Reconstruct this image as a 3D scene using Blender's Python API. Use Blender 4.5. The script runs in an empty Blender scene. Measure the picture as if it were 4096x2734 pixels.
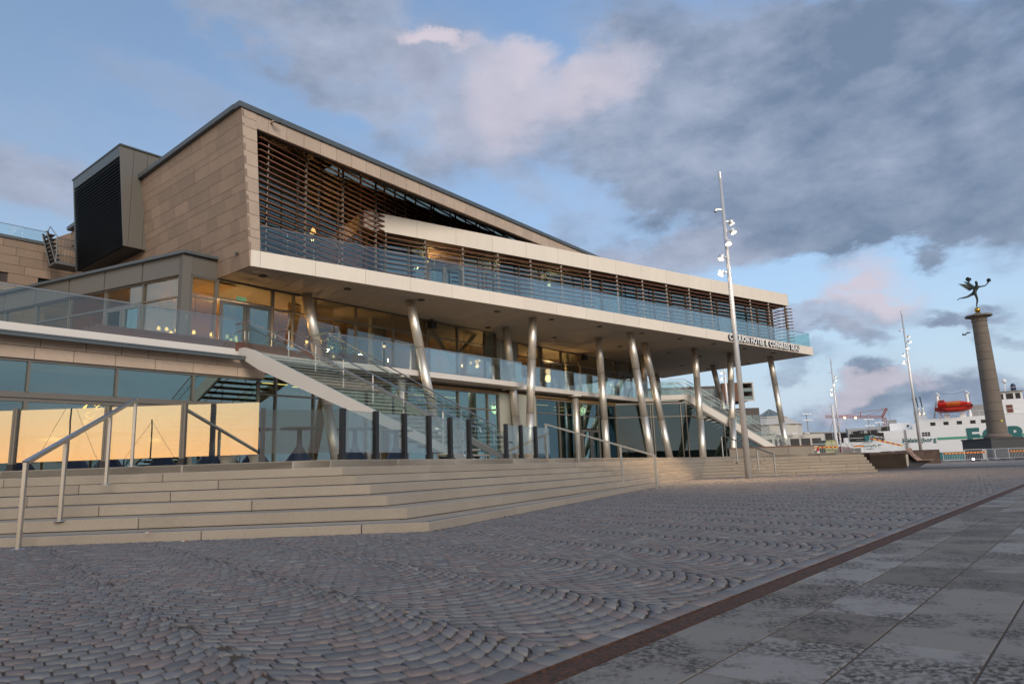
import bpy, bmesh, math, random
import numpy as np
from mathutils import Vector, Matrix
random.seed(7); rng = np.random.default_rng(7)
SC = bpy.context.scene; COL = SC.collection
R = math.radians; sin, cos, pi, hyp = math.sin, math.cos, math.pi, math.hypot

# ---------------------------------------------------------------- camera, sky, sun, exposure
cam_d = bpy.data.cameras.new('camera'); cam = bpy.data.objects.new('camera', cam_d); COL.objects.link(cam)
_rx = Vector((0.99935, 0.00655, -0.03534)); _ry = Vector((0.03595, -0.18212, 0.98262)); _rz = Vector((0.0, -0.98325, -0.18224))
cam.matrix_world = Matrix(((_rx[0], _ry[0], _rz[0], 0), (_rx[1], _ry[1], _rz[1], 0), (_rx[2], _ry[2], _rz[2], 0.72), (0, 0, 0, 1)))
cam_d.sensor_width = 36.0; cam_d.lens = 24.258; cam_d.clip_start = 0.05; cam_d.clip_end = 6000
cam_d.dof.use_dof = True; cam_d.dof.focus_distance = 26.0; cam_d.dof.aperture_fstop = 5.0
SC.camera = cam
SC.view_settings.view_transform = 'Standard'; SC.view_settings.look = 'None'
SC.view_settings.gamma = 1.0; SC.view_settings.use_curve_mapping = False
SC.view_settings.exposure = 1.46
SC.render.film_transparent = False
SC.cycles.max_bounces = 9; SC.cycles.transparent_max_bounces = 24; SC.cycles.glossy_bounces = 4; SC.cycles.diffuse_bounces = 3
SC.cycles.caustics_reflective = False; SC.cycles.caustics_refractive = False; SC.cycles.sample_clamp_indirect = 4.0
SC.cycles.use_denoising = True

SUN_AZ = 207.0      # clockwise from +Y: the sun has just gone down behind the camera
SUN_EL = 3.2
CLOUDS=[
 (4.42, -2.23, -2.63, -0.5, -0.44, 3.71, -7.46, -0.5, 0.51, 0.75, 0.41, 1.0, 1.0, 0.0),
 (4.24, -1.25, -2.77, -0.5, -2.62, 4.56, -8.18, -0.5, 0.39, 0.83, 0.4, 0.95, 0.75, 0.0),
 (5.94, -0.88, -2.68, -0.5, -2.34, 5.75, -9.03, -0.5, 0.27, 0.82, 0.51, 0.8, 0.55, 0.0),
 (5.01, -1.72, -2.56, -0.5, -4.67, 8.96, -19.77, -0.5, 0.37, 0.87, 0.33, 0.85, 0.85, 0.0),
 (12.66, -8.65, -4.36, -0.5, 0.75, 4.07, -12.7, -0.5, 0.58, 0.75, 0.31, 0.9, 0.8, 0.0),
 (6.2, -3.5, -1.01, -0.5, 1.93, 8.62, -31.3, -0.5, 0.45, 0.85, 0.28, 0.9, 0.9, 0.0),
 (6.84, -1.0, -2.13, -0.5, -2.58, 6.9, -13.88, -0.5, 0.19, 0.88, 0.44, 0.8, 0.35, 0.0),
 (7.64, 2.69, -4.81, -0.5, -8.94, 4.6, -10.01, -0.5, -0.06, 0.87, 0.5, 0.85, 0.35, 0.15),
 (10.34, 2.51, -3.34, -0.5, -8.57, 7.25, -17.8, -0.5, -0.12, 0.89, 0.45, 0.45, 0.25, 0.0),
 (19.44, 1.35, -3.73, -0.5, -3.48, 7.57, -13.63, -0.5, 0.01, 0.86, 0.51, 0.75, 0.0, 0.45),
 (34.39, -0.78, -1.89, -0.5, -1.14, 25.19, -38.87, -0.5, 0.03, 0.83, 0.55, 0.5, 0.0, 0.3),
 (15.36, -4.79, 2.72, -0.5, 9.19, 10.81, -20.99, -0.5, 0.14, 0.84, 0.52, 0.7, 0.0, 0.5),
 (18.76, -1.72, -1.73, -0.5, -0.15, 14.29, -25.79, -0.5, 0.1, 0.86, 0.5, 0.5, 0.1, 0.2),
 (23.1, 2.61, -1.4, -0.5, -15.81, 51.36, -77.45, -0.5, -0.08, 0.82, 0.57, 0.75, 0.0, 0.85),
 (10.21, 6.42, -7.28, -0.5, -20.19, 6.45, -19.79, -0.5, -0.21, 0.83, 0.51, 0.8, 0.42, 0.0),
 (7.83, 1.98, 0.25, -0.5, -7.11, 14.67, -24.91, -0.5, -0.28, 0.78, 0.56, 0.8, 0.42, 0.0),
 (13.01, 4.38, -3.08, -0.5, -10.4, 9.94, -18.02, -0.5, -0.17, 0.8, 0.57, 0.75, 0.45, 0.0),
 (11.37, -4.87, -3.74, -0.5, 2.18, 8.49, -16.0, -0.5, 0.44, 0.75, 0.49, 0.6, 0.5, 0.0),
 (12.11, 5.47, -0.08, -0.5, -14.45, 17.28, -41.4, -0.5, -0.39, 0.79, 0.48, 0.3, 0.12, 0.05),
 (9.6, 6.06, 0.89, -0.5, -4.23, 6.06, -22.0, -0.5, -0.56, 0.76, 0.34, 0.95, 0.55, 0.1),
 (9.26, -2.82, -0.32, -0.5, 1.91, 6.95, -26.41, -0.5, 0.24, 0.93, 0.28, 0.9, 0.45, 0.1),
 (12.16, -0.5, -2.95, -0.5, -6.47, 11.67, -29.96, -0.5, 0.08, 0.93, 0.36, 0.35, 0.1, 0.0),
 (14.96, -7.61, -2.59, -0.5, -0.42, 9.85, -41.05, -0.5, 0.45, 0.87, 0.22, 0.9, 0.05, 0.75),
 (11.83, -5.74, -1.76, -0.5, -1.06, 9.03, -42.61, -0.5, 0.42, 0.89, 0.19, 0.9, 0.6, 0.1),
 (16.94, -10.58, -6.63, -0.5, -9.3, 21.23, -75.79, -0.5, 0.55, 0.82, 0.17, 0.85, 0.75, 0.0),
 (17.41, -8.15, -5.39, -0.5, -11.75, 19.03, -76.87, -0.5, 0.44, 0.89, 0.16, 0.8, 0.7, 0.0),
 (13.27, -9.78, -1.4, -0.5, -3.04, 3.95, -35.13, -0.5, 0.57, 0.82, 0.06, 0.6, 0.6, 0.0),
 (13.84, -8.27, 1.72, -0.5, 5.01, 3.79, -72.89, -0.5, 0.48, 0.88, 0.09, 0.5, 0.1, 0.6),
 (6.95, -4.16, 0.96, -0.5, 2.11, 0.79, -36.35, -0.5, 0.45, 0.89, 0.06, 0.55, 0.6, 0.0),
 (45.4, -24.83, -5.02, -0.5, -4.85, 11.52, -81.24, -0.5, 0.48, 0.87, 0.1, 0.6, 0.6, 0.0),
 (9.43, -4.88, -0.67, -0.5, 2.53, 8.2, -37.87, -0.5, 0.42, 0.88, 0.23, -0.5, 0.0, 0.0),
 (14.85, -0.03, -6.34, -0.5, -19.74, 17.29, -47.33, -0.5, 0.1, 0.94, 0.31, 0.3, 0.2, 0.0),
 (10.26, 3.33, -8.36, -0.5, -22.47, 9.42, -22.22, -0.5, -0.01, 0.91, 0.41, 0.35, 0.2, 0.0),
 (15.67, -6.54, -1.63, -0.5, -3.16, 10.62, -67.23, -0.5, 0.37, 0.92, 0.14, 0.5, 0.5, 0.0),
 (24.34, -15.41, -17.89, -0.5, -21.22, 26.36, -71.77, -0.5, 0.58, 0.8, 0.13, 0.6, 0.6, 0.0),
 (23.37, 7.36, -12.65, -0.5, -22.54, 11.36, -32.43, -0.5, -0.09, 0.91, 0.4, 0.4, 0.2, 0.0),
]

W = bpy.data.worlds.new('World'); SC.world = W; W.use_nodes = True
nt = W.node_tree; N = nt.nodes; L = nt.links; N.clear()
def nd(t, **k):
    n = N.new(t)
    for a, b in k.items(): setattr(n, a, b)
    return n
def mth(op, a, b=None, c=None, clamp=False):
    n = nd('ShaderNodeMath', operation=op, use_clamp=clamp)
    for i, v in enumerate((a, b, c)):
        if v is None: continue
        if isinstance(v, (int, float)): n.inputs[i].default_value = v
        else: L.new(v, n.inputs[i])
    return n.outputs[0]
def mixc(f, a, b):
    n = nd('ShaderNodeMix', data_type='RGBA')
    for i, v in ((0, f), (6, a), (7, b)):
        if isinstance(v, (int, float)): n.inputs[i].default_value = v
        elif isinstance(v, tuple): n.inputs[i].default_value = (*v, 1)
        else: L.new(v, n.inputs[i])
    return n.outputs[2]
def world():
    tc = nd('ShaderNodeTexCoord'); sky = nd('ShaderNodeTexSky', sky_type='NISHITA')
    sky.sun_disc = False; sky.sun_elevation = R(SUN_EL); sky.sun_rotation = R(SUN_AZ)
    sky.altitude = 0; sky.air_density = 1.0; sky.dust_density = 1.6; sky.ozone_density = 2.0
    D = tc.outputs['Generated']
    # noise for cloud edges and for the clouds outside the frame
    mp = nd('ShaderNodeMapping'); mp.inputs['Scale'].default_value = (1, 1, 1.9); L.new(D, mp.inputs[0])
    n1 = nd('ShaderNodeTexNoise'); n1.inputs['Scale'].default_value = 5.5; n1.inputs['Detail'].default_value = 7; n1.inputs['Roughness'].default_value = .58; L.new(mp.outputs[0], n1.inputs[0])
    n2 = nd('ShaderNodeTexNoise'); n2.inputs['Scale'].default_value = 3.1; n2.inputs['Detail'].default_value = 5; L.new(mp.outputs[0], n2.inputs[0])
    n3 = nd('ShaderNodeTexNoise'); n3.inputs['Scale'].default_value = 14; n3.inputs['Detail'].default_value = 5; n3.inputs['Roughness'].default_value = .6; L.new(mp.outputs[0], n3.inputs[0])
    w1 = nd('ShaderNodeVectorMath', operation='SUBTRACT'); L.new(n1.outputs['Color'], w1.inputs[0]); w1.inputs[1].default_value = (.5, .5, .5)
    w2 = nd('ShaderNodeVectorMath', operation='SCALE'); L.new(w1.outputs[0], w2.inputs[0]); w2.inputs[3].default_value = .19
    w3 = nd('ShaderNodeVectorMath', operation='ADD'); L.new(D, w3.inputs[0]); L.new(w2.outputs[0], w3.inputs[1])
    Dw = w3.outputs[0]
    def dot(v):
        n = nd('ShaderNodeVectorMath', operation='DOT_PRODUCT'); L.new(Dw, n.inputs[0]); n.inputs[1].default_value = v; return n.outputs['Value']
    dens = dark = pink = 0.0
    for c in CLOUDS:
        a = mth('SUBTRACT', dot(c[0:3]), c[3]); b = mth('SUBTRACT', dot(c[4:7]), c[7]); e = mth('SUBTRACT', 1.0, dot(c[8:11]))
        q = mth('MULTIPLY_ADD', a, a, mth('MULTIPLY_ADD', b, b, mth('MULTIPLY', e, 3.0)))
        g = mth('EXPONENT', mth('MULTIPLY', mth('MULTIPLY', q, q), -.55))
        dens = mth('MULTIPLY_ADD', g, c[11], dens)
        if c[12]: dark = mth('MULTIPLY_ADD', g, c[12], dark)
        if c[13]: pink = mth('MULTIPLY_ADD', g, c[13], pink)
    sep = nd('ShaderNodeSeparateXYZ'); L.new(D, sep.inputs[0])
    # outside the frame the same broken cloud goes on: plain noise
    back = mth('MULTIPLY', mth('SUBTRACT', n2.outputs['Fac'], .50), 4.0, clamp=True)
    behind = mth('MULTIPLY_ADD', sep.outputs['Y'], -2.2, .9, clamp=True)
    dens = mth('MULTIPLY_ADD', mth('MULTIPLY', back, behind), .8, dens)
    dark = mth('MULTIPLY_ADD', mth('MULTIPLY', back, behind), .45, dark)
    ratio = mth('DIVIDE', dark, mth('ADD', mth('MAXIMUM', dens, 0.0), .12))
    dens = mth('ADD', dens, mth('MULTIPLY', mth('SUBTRACT', n1.outputs['Fac'], .5), 1.6))
    dens = mth('ADD', dens, mth('MULTIPLY', mth('SUBTRACT', n3.outputs['Fac'], .5), .45))
    mr = nd('ShaderNodeMapRange', interpolation_type='SMOOTHSTEP'); L.new(dens, mr.inputs[0]); mr.inputs[1].default_value = -.08; mr.inputs[2].default_value = 1.05
    cov = mth('MULTIPLY', mr.outputs[0], .93)
    shade = mth('ADD', ratio, mth('MULTIPLY', mth('SUBTRACT', n1.outputs['Fac'], .5), 1.6), clamp=False)
    shade = mth('ADD', shade, mth('MULTIPLY', mth('SUBTRACT', n3.outputs['Fac'], .55), 1.1), clamp=True)
    ccol = mixc(shade, SKY['cl_light'], SKY['cl_dark'])
    ccol = mixc(mth('MULTIPLY', pink, 1.0, clamp=True), ccol, SKY['cl_pink'])
    # clear sky: Nishita, lifted by thin high haze that is whiter towards the horizon
    hz = mth('POWER', mth('SUBTRACT', 1.0, mth('ABSOLUTE', sep.outputs['Z']), clamp=True), 3.2)
    tint = nd('ShaderNodeMix', data_type='RGBA', blend_type='MULTIPLY'); tint.inputs[0].default_value = 1.0; L.new(sky.outputs[0], tint.inputs[6]); tint.inputs[7].default_value = (*SKY['tint'], 1)
    base = mixc(mth('MULTIPLY_ADD', hz, SKY['haze_k'], SKY['haze_0']), tint.outputs[2], SKY['haze'])
    # warm dusk glow low over the sea where the sun went down
    sd = nd('ShaderNodeVectorMath', operation='DOT_PRODUCT'); L.new(D, sd.inputs[0]); sd.inputs[1].default_value = (sin(R(SUN_AZ)), cos(R(SUN_AZ)), 0)
    el = mth('ABSOLUTE', sep.outputs['Z'])
    glow = mth('MULTIPLY', mth('POWER', mth('MULTIPLY_ADD', sd.outputs['Value'], .5, .5, clamp=True), 8.0), mth('EXPONENT', mth('MULTIPLY', el, -7.0)))
    gcol = mixc(mth('MULTIPLY', el, 7.5, clamp=True), SKY['glow'], SKY['glow_hi'])
    col = mixc(cov, base, ccol)
    col = mixc(mth('MULTIPLY', glow, .95, clamp=True), col, gcol)
    bg = nd('ShaderNodeBackground'); bg.inputs['Strength'].default_value = .1; L.new(col, bg.inputs[0])
    out = nd('ShaderNodeOutputWorld'); L.new(bg.outputs[0], out.inputs[0])
SKY = dict(tint=(.92,1.28,1.72), cl_light=(1.65, 1.85, 2.35), cl_dark=(.62, .84, 1.24), cl_pink=(2.6, 2.3, 2.55), haze=(2.2, 2.6, 3.15), haze_k=.85, haze_0=.2, glow=(15.0, 7.0, 1.9), glow_hi=(11.5, 9.0, 5.0))
world()
sun_d = bpy.data.lights.new('sun', 'SUN'); sun_d.energy = .9; sun_d.angle = R(30); sun_d.color = (1.0, .88, .74)
sun = bpy.data.objects.new('sun', sun_d); COL.objects.link(sun)
_sa = 155.0; _se = 27.0
sun.rotation_euler = Vector((sin(R(_sa))*cos(R(_se)), cos(R(_sa))*cos(R(_se)), sin(R(_se)))).to_track_quat('Z', 'Y').to_euler()

# ---------------------------------------------------------------- mesh helpers
class MB:
    def __init__(self, T=None): self.v = []; self.f = []; self.T = T
    def add(self, vs, fs):
        n = len(self.v)
        self.v += [tuple(self.T(*p)) if self.T else tuple(p) for p in vs]
        self.f += [tuple(i+n for i in f) for f in fs]; return self
    def box(self, x0, x1, y0, y1, z0, z1):
        return self.add([(x0,y0,z0),(x1,y0,z0),(x1,y1,z0),(x0,y1,z0),(x0,y0,z1),(x1,y0,z1),(x1,y1,z1),(x0,y1,z1)],
                        [(0,3,2,1),(4,5,6,7),(0,1,5,4),(1,2,6,5),(2,3,7,6),(3,0,4,7)])
    def hexa(self, p): # 8 points, bottom 4 then top 4
        return self.add(p, [(0,3,2,1),(4,5,6,7),(0,1,5,4),(1,2,6,5),(2,3,7,6),(3,0,4,7)])
    def prism(self, poly, z0, z1):
        n = len(poly); f0 = (lambda p: z0(*p)) if callable(z0) else (lambda p: z0); f1 = (lambda p: z1(*p)) if callable(z1) else (lambda p: z1)
        return self.add([(p[0],p[1],f0(p)) for p in poly]+[(p[0],p[1],f1(p)) for p in poly],
            [tuple(range(n-1,-1,-1)), tuple(range(n,2*n))]+[(i,(i+1)%n,n+(i+1)%n,n+i) for i in range(n)])
    def extr(self, poly, d): # planar 3d polygon extruded along d
        n = len(poly); d = Vector(d)
        return self.add(list(poly)+[tuple(Vector(p)+d) for p in poly], [tuple(range(n-1,-1,-1)), tuple(range(n,2*n))]+[(i,(i+1)%n,n+(i+1)%n,n+i) for i in range(n)])
    def slab(self, a, b, z0, z1, th): # upright slab along the line a-b (2d), thickness to the left side
        a = Vector(a[:2]); b = Vector(b[:2]); d = (b-a).normalized(); n = Vector((-d.y, d.x))*th
        return self.hexa([(a.x,a.y,z0),(b.x,b.y,z0),(b.x+n.x,b.y+n.y,z0),(a.x+n.x,a.y+n.y,z0),(a.x,a.y,z1),(b.x,b.y,z1),(b.x+n.x,b.y+n.y,z1),(a.x+n.x,a.y+n.y,z1)])
    def tube(self, pts, r, n=8, cap=True):
        T = self.T; pts = [Vector(T(*p)) if T else Vector(p) for p in pts]
        rs = r if isinstance(r, (list, tuple)) else [r]*len(pts)
        base = len(self.v); up = None
        for i, p in enumerate(pts):
            d = (pts[min(i+1,len(pts)-1)]-pts[max(i-1,0)]).normalized()
            if up is None: up = Vector((0,0,1)) if abs(d.z) < .9 else Vector((0,1,0))
            x = d.cross(up).normalized(); y = x.cross(d).normalized(); up = y
            for k in range(n):
                a = 2*pi*(k+.5)/n; q = p+(x*cos(a)+y*sin(a))*rs[i]; self.v.append(tuple(q))
        for i in range(len(pts)-1):
            for k in range(n):
                a = base+i*n+k; b = base+i*n+(k+1)%n; self.f.append((a,b,b+n,a+n))
        if cap:
            self.f.append(tuple(base+k for k in range(n-1,-1,-1))); e = base+(len(pts)-1)*n; self.f.append(tuple(e+k for k in range(n)))
        return self
    def bar(self, a, b, w, h): # rectangular bar from a to b, w sideways, h up
        T = self.T; a = Vector(T(*a)) if T else Vector(a); b = Vector(T(*b)) if T else Vector(b)
        d = (b-a).normalized(); u = Vector((0,0,1)) if abs(d.z) < .95 else Vector((0,1,0))
        x = d.cross(u).normalized()*w/2; y = x.cross(d).normalized()*h/2
        P = [a-x-y,a+x-y,a+x+y,a-x+y,b-x-y,b+x-y,b+x+y,b-x+y]; n = len(self.v); self.v += [tuple(p) for p in P]
        self.f += [tuple(i+n for i in f) for f in [(0,3,2,1),(4,5,6,7),(0,1,5,4),(1,2,6,5),(2,3,7,6),(3,0,4,7)]]; return self
    def lathe(self, prof, n=24, c=(0,0,0)):
        vs = []; fs = []; m = len(prof)
        for k in range(n):
            a = 2*pi*k/n
            for r_, z in prof: vs.append((c[0]+r_*cos(a), c[1]+r_*sin(a), c[2]+z))
        for k in range(n):
            for i in range(m-1): fs.append((k*m+i, ((k+1)%n)*m+i, ((k+1)%n)*m+i+1, k*m+i+1))
        return self.add(vs, fs)
def obj(name, mb, mat, parent=None, smooth=False, bevel=0, label=None):
    me = bpy.data.meshes.new(name); o0 = Vector((0,0,0))
    if parent is not None:
        o0 = world_of(parent)
    me.from_pydata([tuple(Vector(v)-o0) for v in mb.v], [], mb.f); me.update()
    bm = bmesh.new(); bm.from_mesh(me); bmesh.ops.recalc_face_normals(bm, faces=bm.faces); bm.to_mesh(me); bm.free()
    for m in (mat if isinstance(mat, (list, tuple)) else [mat]): me.materials.append(m)
    if smooth:
        for p in me.polygons: p.use_smooth = len(p.vertices) == 4
    o = bpy.data.objects.new(name, me); COL.objects.link(o)
    if parent is not None: o.parent = parent
    if bevel:
        m = o.modifiers.new('bevel', 'BEVEL'); m.width = bevel; m.segments = 1; m.limit_method = 'ANGLE'
    if label: o['label'] = label
    return o
def world_of(o):
    v = Vector(o.location); p = o.parent
    while p is not None: v = v+Vector(p.location); p = p.parent
    return v
def thing(name, label, cat, loc=(0,0,0), group=None, rz=0):
    o = bpy.data.objects.new(name, None); COL.objects.link(o); o.location = loc; o.rotation_euler = (0,0,rz); o.empty_display_size = .2
    o['label'] = label; o['category'] = cat
    if group: o['group'] = group
    return o
def tag(o, label, cat, group=None):
    o['label'] = label; o['category'] = cat
    if group: o['group'] = group
    return o
def struct(o): o['kind'] = 'structure'; return o
def copy_tree(o, parent=None):
    c = o.copy(); COL.objects.link(c); c.parent = parent
    for ch in list(o.children): copy_tree(ch, c)
    return c
_fonts = {}
def glyph(ch, size, depth, bold=0.0):
    k = (ch, size, depth, bold)
    if k not in _fonts:
        cu = bpy.data.curves.new('glyph', 'FONT'); cu.body = ch; cu.size = size; cu.extrude = depth/2; cu.offset = bold; cu.resolution_u = 3
        o = bpy.data.objects.new('glyph', cu); COL.objects.link(o); dg = bpy.context.evaluated_depsgraph_get(); dg.update()
        me = bpy.data.meshes.new_from_object(o.evaluated_get(dg)); bpy.data.objects.remove(o); bpy.data.curves.remove(cu)
        xs = [v.co.x for v in me.vertices]; _fonts[k] = (me, (min(xs), max(xs)) if xs else (0, size*.3))
    return _fonts[k]
def lettering(text, origin, right, normal, height, length, mats, parent, depth=.05, bold=0.0, gap=.12, name='letter', space=.45):
    """One object per letter, laid on the plane through origin; height is the cap height, the whole line is fitted to length."""
    right = Vector(right).normalized(); normal = Vector(normal).normalized(); up = normal.cross(right).normalized()
    size = height/.69; items = []; x = 0
    for ch in text:
        if ch == ' ': x += height*space; continue
        me, (a, b) = glyph(ch, size, depth, bold); items.append((me, x-a)); x += (b-a)+height*gap
    x -= height*gap; sx = length/x; o0 = world_of(parent)
    done = {}
    for me, px in items:
        m2 = done.get(me.name)
        if m2 is None:
            m2 = me.copy(); done[me.name] = m2; m2.materials.clear()
            for m in mats: m2.materials.append(m)
            if len(mats) > 1:
                for p in m2.polygons: p.material_index = 0 if abs(p.normal.z) > .9 and p.center.z > 0 else 1
            for p in m2.polygons: p.use_smooth = False
        o = bpy.data.objects.new(name, m2); COL.objects.link(o); o.parent = parent
        p = Vector(origin)+right*px*sx-o0
        o.matrix_local = Matrix(((right.x*sx, up.x, normal.x, p.x), (right.y*sx, up.y, normal.y, p.y), (right.z*sx, up.z, normal.z, p.z), (0,0,0,1)))

# ---------------------------------------------------------------- materials
def mat(name, col, rough=.7, metal=0.0, var=0.0, obvar=0.0, scale=8.0, spec=.5, bump=0.0, bscale=40.0, speck=0.0, speck_scale=120.0, stretch=None, emit=None, es=0.0, col2=None, detail=5):
    m = bpy.data.materials.new(name); m.use_nodes = True; t = m.node_tree; b = t.nodes['Principled BSDF']
    b.inputs['Roughness'].default_value = rough; b.inputs['Metallic'].default_value = metal
    if 'Specular IOR Level' in b.inputs: b.inputs['Specular IOR Level'].default_value = spec
    b.inputs['Base Color'].default_value = (*col, 1)
    if emit: b.inputs['Emission Color'].default_value = (*emit, 1); b.inputs['Emission Strength'].default_value = es
    tc = t.nodes.new('ShaderNodeTexCoord'); src = tc.outputs['Object']
    if stretch:
        mp = t.nodes.new('ShaderNodeMapping'); mp.inputs['Scale'].default_value = stretch; t.links.new(src, mp.inputs[0]); src = mp.outputs[0]
    c = None
    def M(op, a, bb, clamp=False):
        n = t.nodes.new('ShaderNodeMath'); n.operation = op; n.use_clamp = clamp
        for i, v in enumerate((a, bb)):
            if isinstance(v, (int, float)): n.inputs[i].default_value = v
            else: t.links.new(v, n.inputs[i])
        return n.outputs[0]
    def mixn(f, a, bb, blend='MIX'):
        n = t.nodes.new('ShaderNodeMix'); n.data_type = 'RGBA'; n.blend_type = blend
        for i, v in ((0, f), (6, a), (7, bb)):
            if isinstance(v, (int, float)): n.inputs[i].default_value = v
            elif isinstance(v, tuple): n.inputs[i].default_value = (*v, 1)
            else: t.links.new(v, n.inputs[i])
        return n.outputs[2]
    if var or col2:
        no = t.nodes.new('ShaderNodeTexNoise'); no.inputs['Scale'].default_value = scale; no.inputs['Detail'].default_value = detail; no.inputs['Roughness'].default_value = .62; t.links.new(src, no.inputs[0])
        if col2:
            rp = t.nodes.new('ShaderNodeMapRange'); rp.inputs[1].default_value = .36; rp.inputs[2].default_value = .64; t.links.new(no.outputs['Fac'], rp.inputs[0]); c = mixn(rp.outputs[0], col, col2)
        if var:
            f = M('ADD', M('MULTIPLY', M('SUBTRACT', no.outputs['Fac'], .5), 2.0*var), 1.0)
            h = t.nodes.new('ShaderNodeHueSaturation'); t.links.new(f, h.inputs['Value'])
            if c: t.links.new(c, h.inputs['Color'])
            else: h.inputs['Color'].default_value = (*col, 1)
            c = h.outputs[0]
    if speck:
        n2 = t.nodes.new('ShaderNodeTexNoise'); n2.inputs['Scale'].default_value = speck_scale; n2.inputs['Detail'].default_value = 2; t.links.new(src, n2.inputs[0])
        f = M('ADD', M('MULTIPLY', M('SUBTRACT', n2.outputs['Fac'], .5), 2.0*speck), 1.0)
        h = t.nodes.new('ShaderNodeHueSaturation'); t.links.new(f, h.inputs['Value'])
        if c: t.links.new(c, h.inputs['Color'])
        else: h.inputs['Color'].default_value = (*col, 1)
        c = h.outputs[0]
    if obvar:
        oi = t.nodes.new('ShaderNodeObjectInfo'); h = t.nodes.new('ShaderNodeHueSaturation')
        t.links.new(M('ADD', M('MULTIPLY', M('SUBTRACT', oi.outputs['Random'], .5), 2.0*obvar), 1.0), h.inputs['Value'])
        if c: t.links.new(c, h.inputs['Color'])
        else: h.inputs['Color'].default_value = (*col, 1)
        c = h.outputs[0]
    if c: t.links.new(c, b.inputs['Base Color'])
    if bump:
        n3 = t.nodes.new('ShaderNodeTexNoise'); n3.inputs['Scale'].default_value = bscale; n3.inputs['Detail'].default_value = 3; t.links.new(src, n3.inputs[0])
        bp = t.nodes.new('ShaderNodeBump'); bp.inputs['Strength'].default_value = bump; bp.inputs['Distance'].default_value = .01; t.links.new(n3.outputs['Fac'], bp.inputs['Height']); t.links.new(bp.outputs[0], b.inputs['Normal'])
    return m
def glass(name, tint, refl, rcol=(1,1,1), rough=0.0, wobble=0.0, fk=.75):
    m = bpy.data.materials.new(name); m.use_nodes = True; t = m.node_tree; t.nodes.clear()
    tr = t.nodes.new('ShaderNodeBsdfTransparent'); tr.inputs[0].default_value = (*tint, 1)
    gl = t.nodes.new('ShaderNodeBsdfGlossy'); gl.inputs[0].default_value = (*rcol, 1); gl.inputs['Roughness'].default_value = rough
    lw = t.nodes.new('ShaderNodeLayerWeight'); lw.inputs[0].default_value = .30
    ma = t.nodes.new('ShaderNodeMath'); ma.operation = 'MULTIPLY_ADD'; ma.use_clamp = True; ma.inputs[1].default_value = (1-refl)*fk; ma.inputs[2].default_value = refl; t.links.new(lw.outputs['Fresnel'], ma.inputs[0])
    mx = t.nodes.new('ShaderNodeMixShader'); t.links.new(ma.outputs[0], mx.inputs[0]); t.links.new(tr.outputs[0], mx.inputs[1]); t.links.new(gl.outputs[0], mx.inputs[2])
    if wobble:
        tc = t.nodes.new('ShaderNodeTexCoord'); no = t.nodes.new('ShaderNodeTexNoise'); no.inputs['Scale'].default_value = .9; t.links.new(tc.outputs['Object'], no.inputs[0])
        bp = t.nodes.new('ShaderNodeBump'); bp.inputs['Strength'].default_value = wobble; bp.inputs['Distance'].default_value = .01; t.links.new(no.outputs['Fac'], bp.inputs['Height']); t.links.new(bp.outputs[0], gl.inputs['Normal'])
    o = t.nodes.new('ShaderNodeOutputMaterial'); t.links.new(mx.outputs[0], o.inputs[0]); return m
def glow_mat(name, col, s):
    m = bpy.data.materials.new(name); m.use_nodes = True; t = m.node_tree; t.nodes.clear()
    e = t.nodes.new('ShaderNodeEmission'); e.inputs[0].default_value = (*col, 1); e.inputs[1].default_value = s
    o = t.nodes.new('ShaderNodeOutputMaterial'); t.links.new(e.outputs[0], o.inputs[0]); return m
M_ = {}
M_['limestone'] = mat('limestone', (.27,.195,.142), .8, var=.13, obvar=.13, scale=1.6, speck=.10, speck_scale=9, bump=.15, bscale=30)  # darker copy of the stone: the side wall's shade is put into its colour
M_['limestone_light'] = mat('limestone_light', (.47,.36,.275), .8, var=.12, obvar=.07, scale=1.8, speck=.10, speck_scale=7, bump=.1)  # same stone for the pier and front faces, their stronger light in its colour
M_['joint'] = mat('dark_joint', (.06,.05,.045), .9)
M_['white_panel'] = mat('white_fibre_cement', (.76,.675,.565), .6, var=.07, obvar=.03, scale=2.2, speck=.03, speck_scale=4, stretch=(1,1,.22))
M_['white_steel'] = mat('white_painted_steel', (.66,.61,.55), .5, var=.04, scale=1.0)
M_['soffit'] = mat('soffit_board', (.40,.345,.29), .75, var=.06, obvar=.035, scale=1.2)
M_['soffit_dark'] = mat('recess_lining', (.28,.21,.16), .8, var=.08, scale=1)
M_['coping'] = mat('zinc_coping', (.105,.12,.125), .45, metal=.3, var=.08, scale=2)
M_['cladding'] = mat('bronze_grey_cladding', (.15,.138,.118), .5, metal=.3, var=.06, scale=.8, obvar=.04)
M_['frame'] = mat('grey_bronze_frame', (.17,.15,.125), .45, metal=.3, var=.06, scale=3)
M_['louvre_dark'] = mat('black_louvre', (.028,.033,.036), .5, metal=.3, obvar=.1)
M_['wood_louvre'] = mat('reddish_timber', (.24,.105,.058), .65, var=.2, obvar=.12, scale=3, stretch=(1,1,14))
M_['deck'] = mat('brown_timber_deck', (.16,.07,.045), .7, var=.25, obvar=.15, scale=2.5, stretch=(1,1,12))
M_['steel'] = mat('brushed_steel', (.80,.74,.65), .42, metal=.8, var=.05, scale=3, stretch=(1,1,.2))
M_['steel_rail'] = mat('satin_steel', (.52,.50,.47), .33, metal=1.0)
M_['galv'] = mat('galvanised_steel', (.60,.61,.62), .42, metal=.4, var=.08, scale=5)
M_['dark_steel'] = mat('dark_galvanised_steel', (.14,.145,.15), .5, metal=.4)
M_['black'] = mat('black_metal', (.022,.022,.024), .45, metal=.2)
M_['black_fit'] = mat('dark_fitting', (.04,.037,.034), .5)
M_['beige_wall'] = mat('pale_olive_panel', (.34,.335,.27), .55, var=.04, scale=1)
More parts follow.
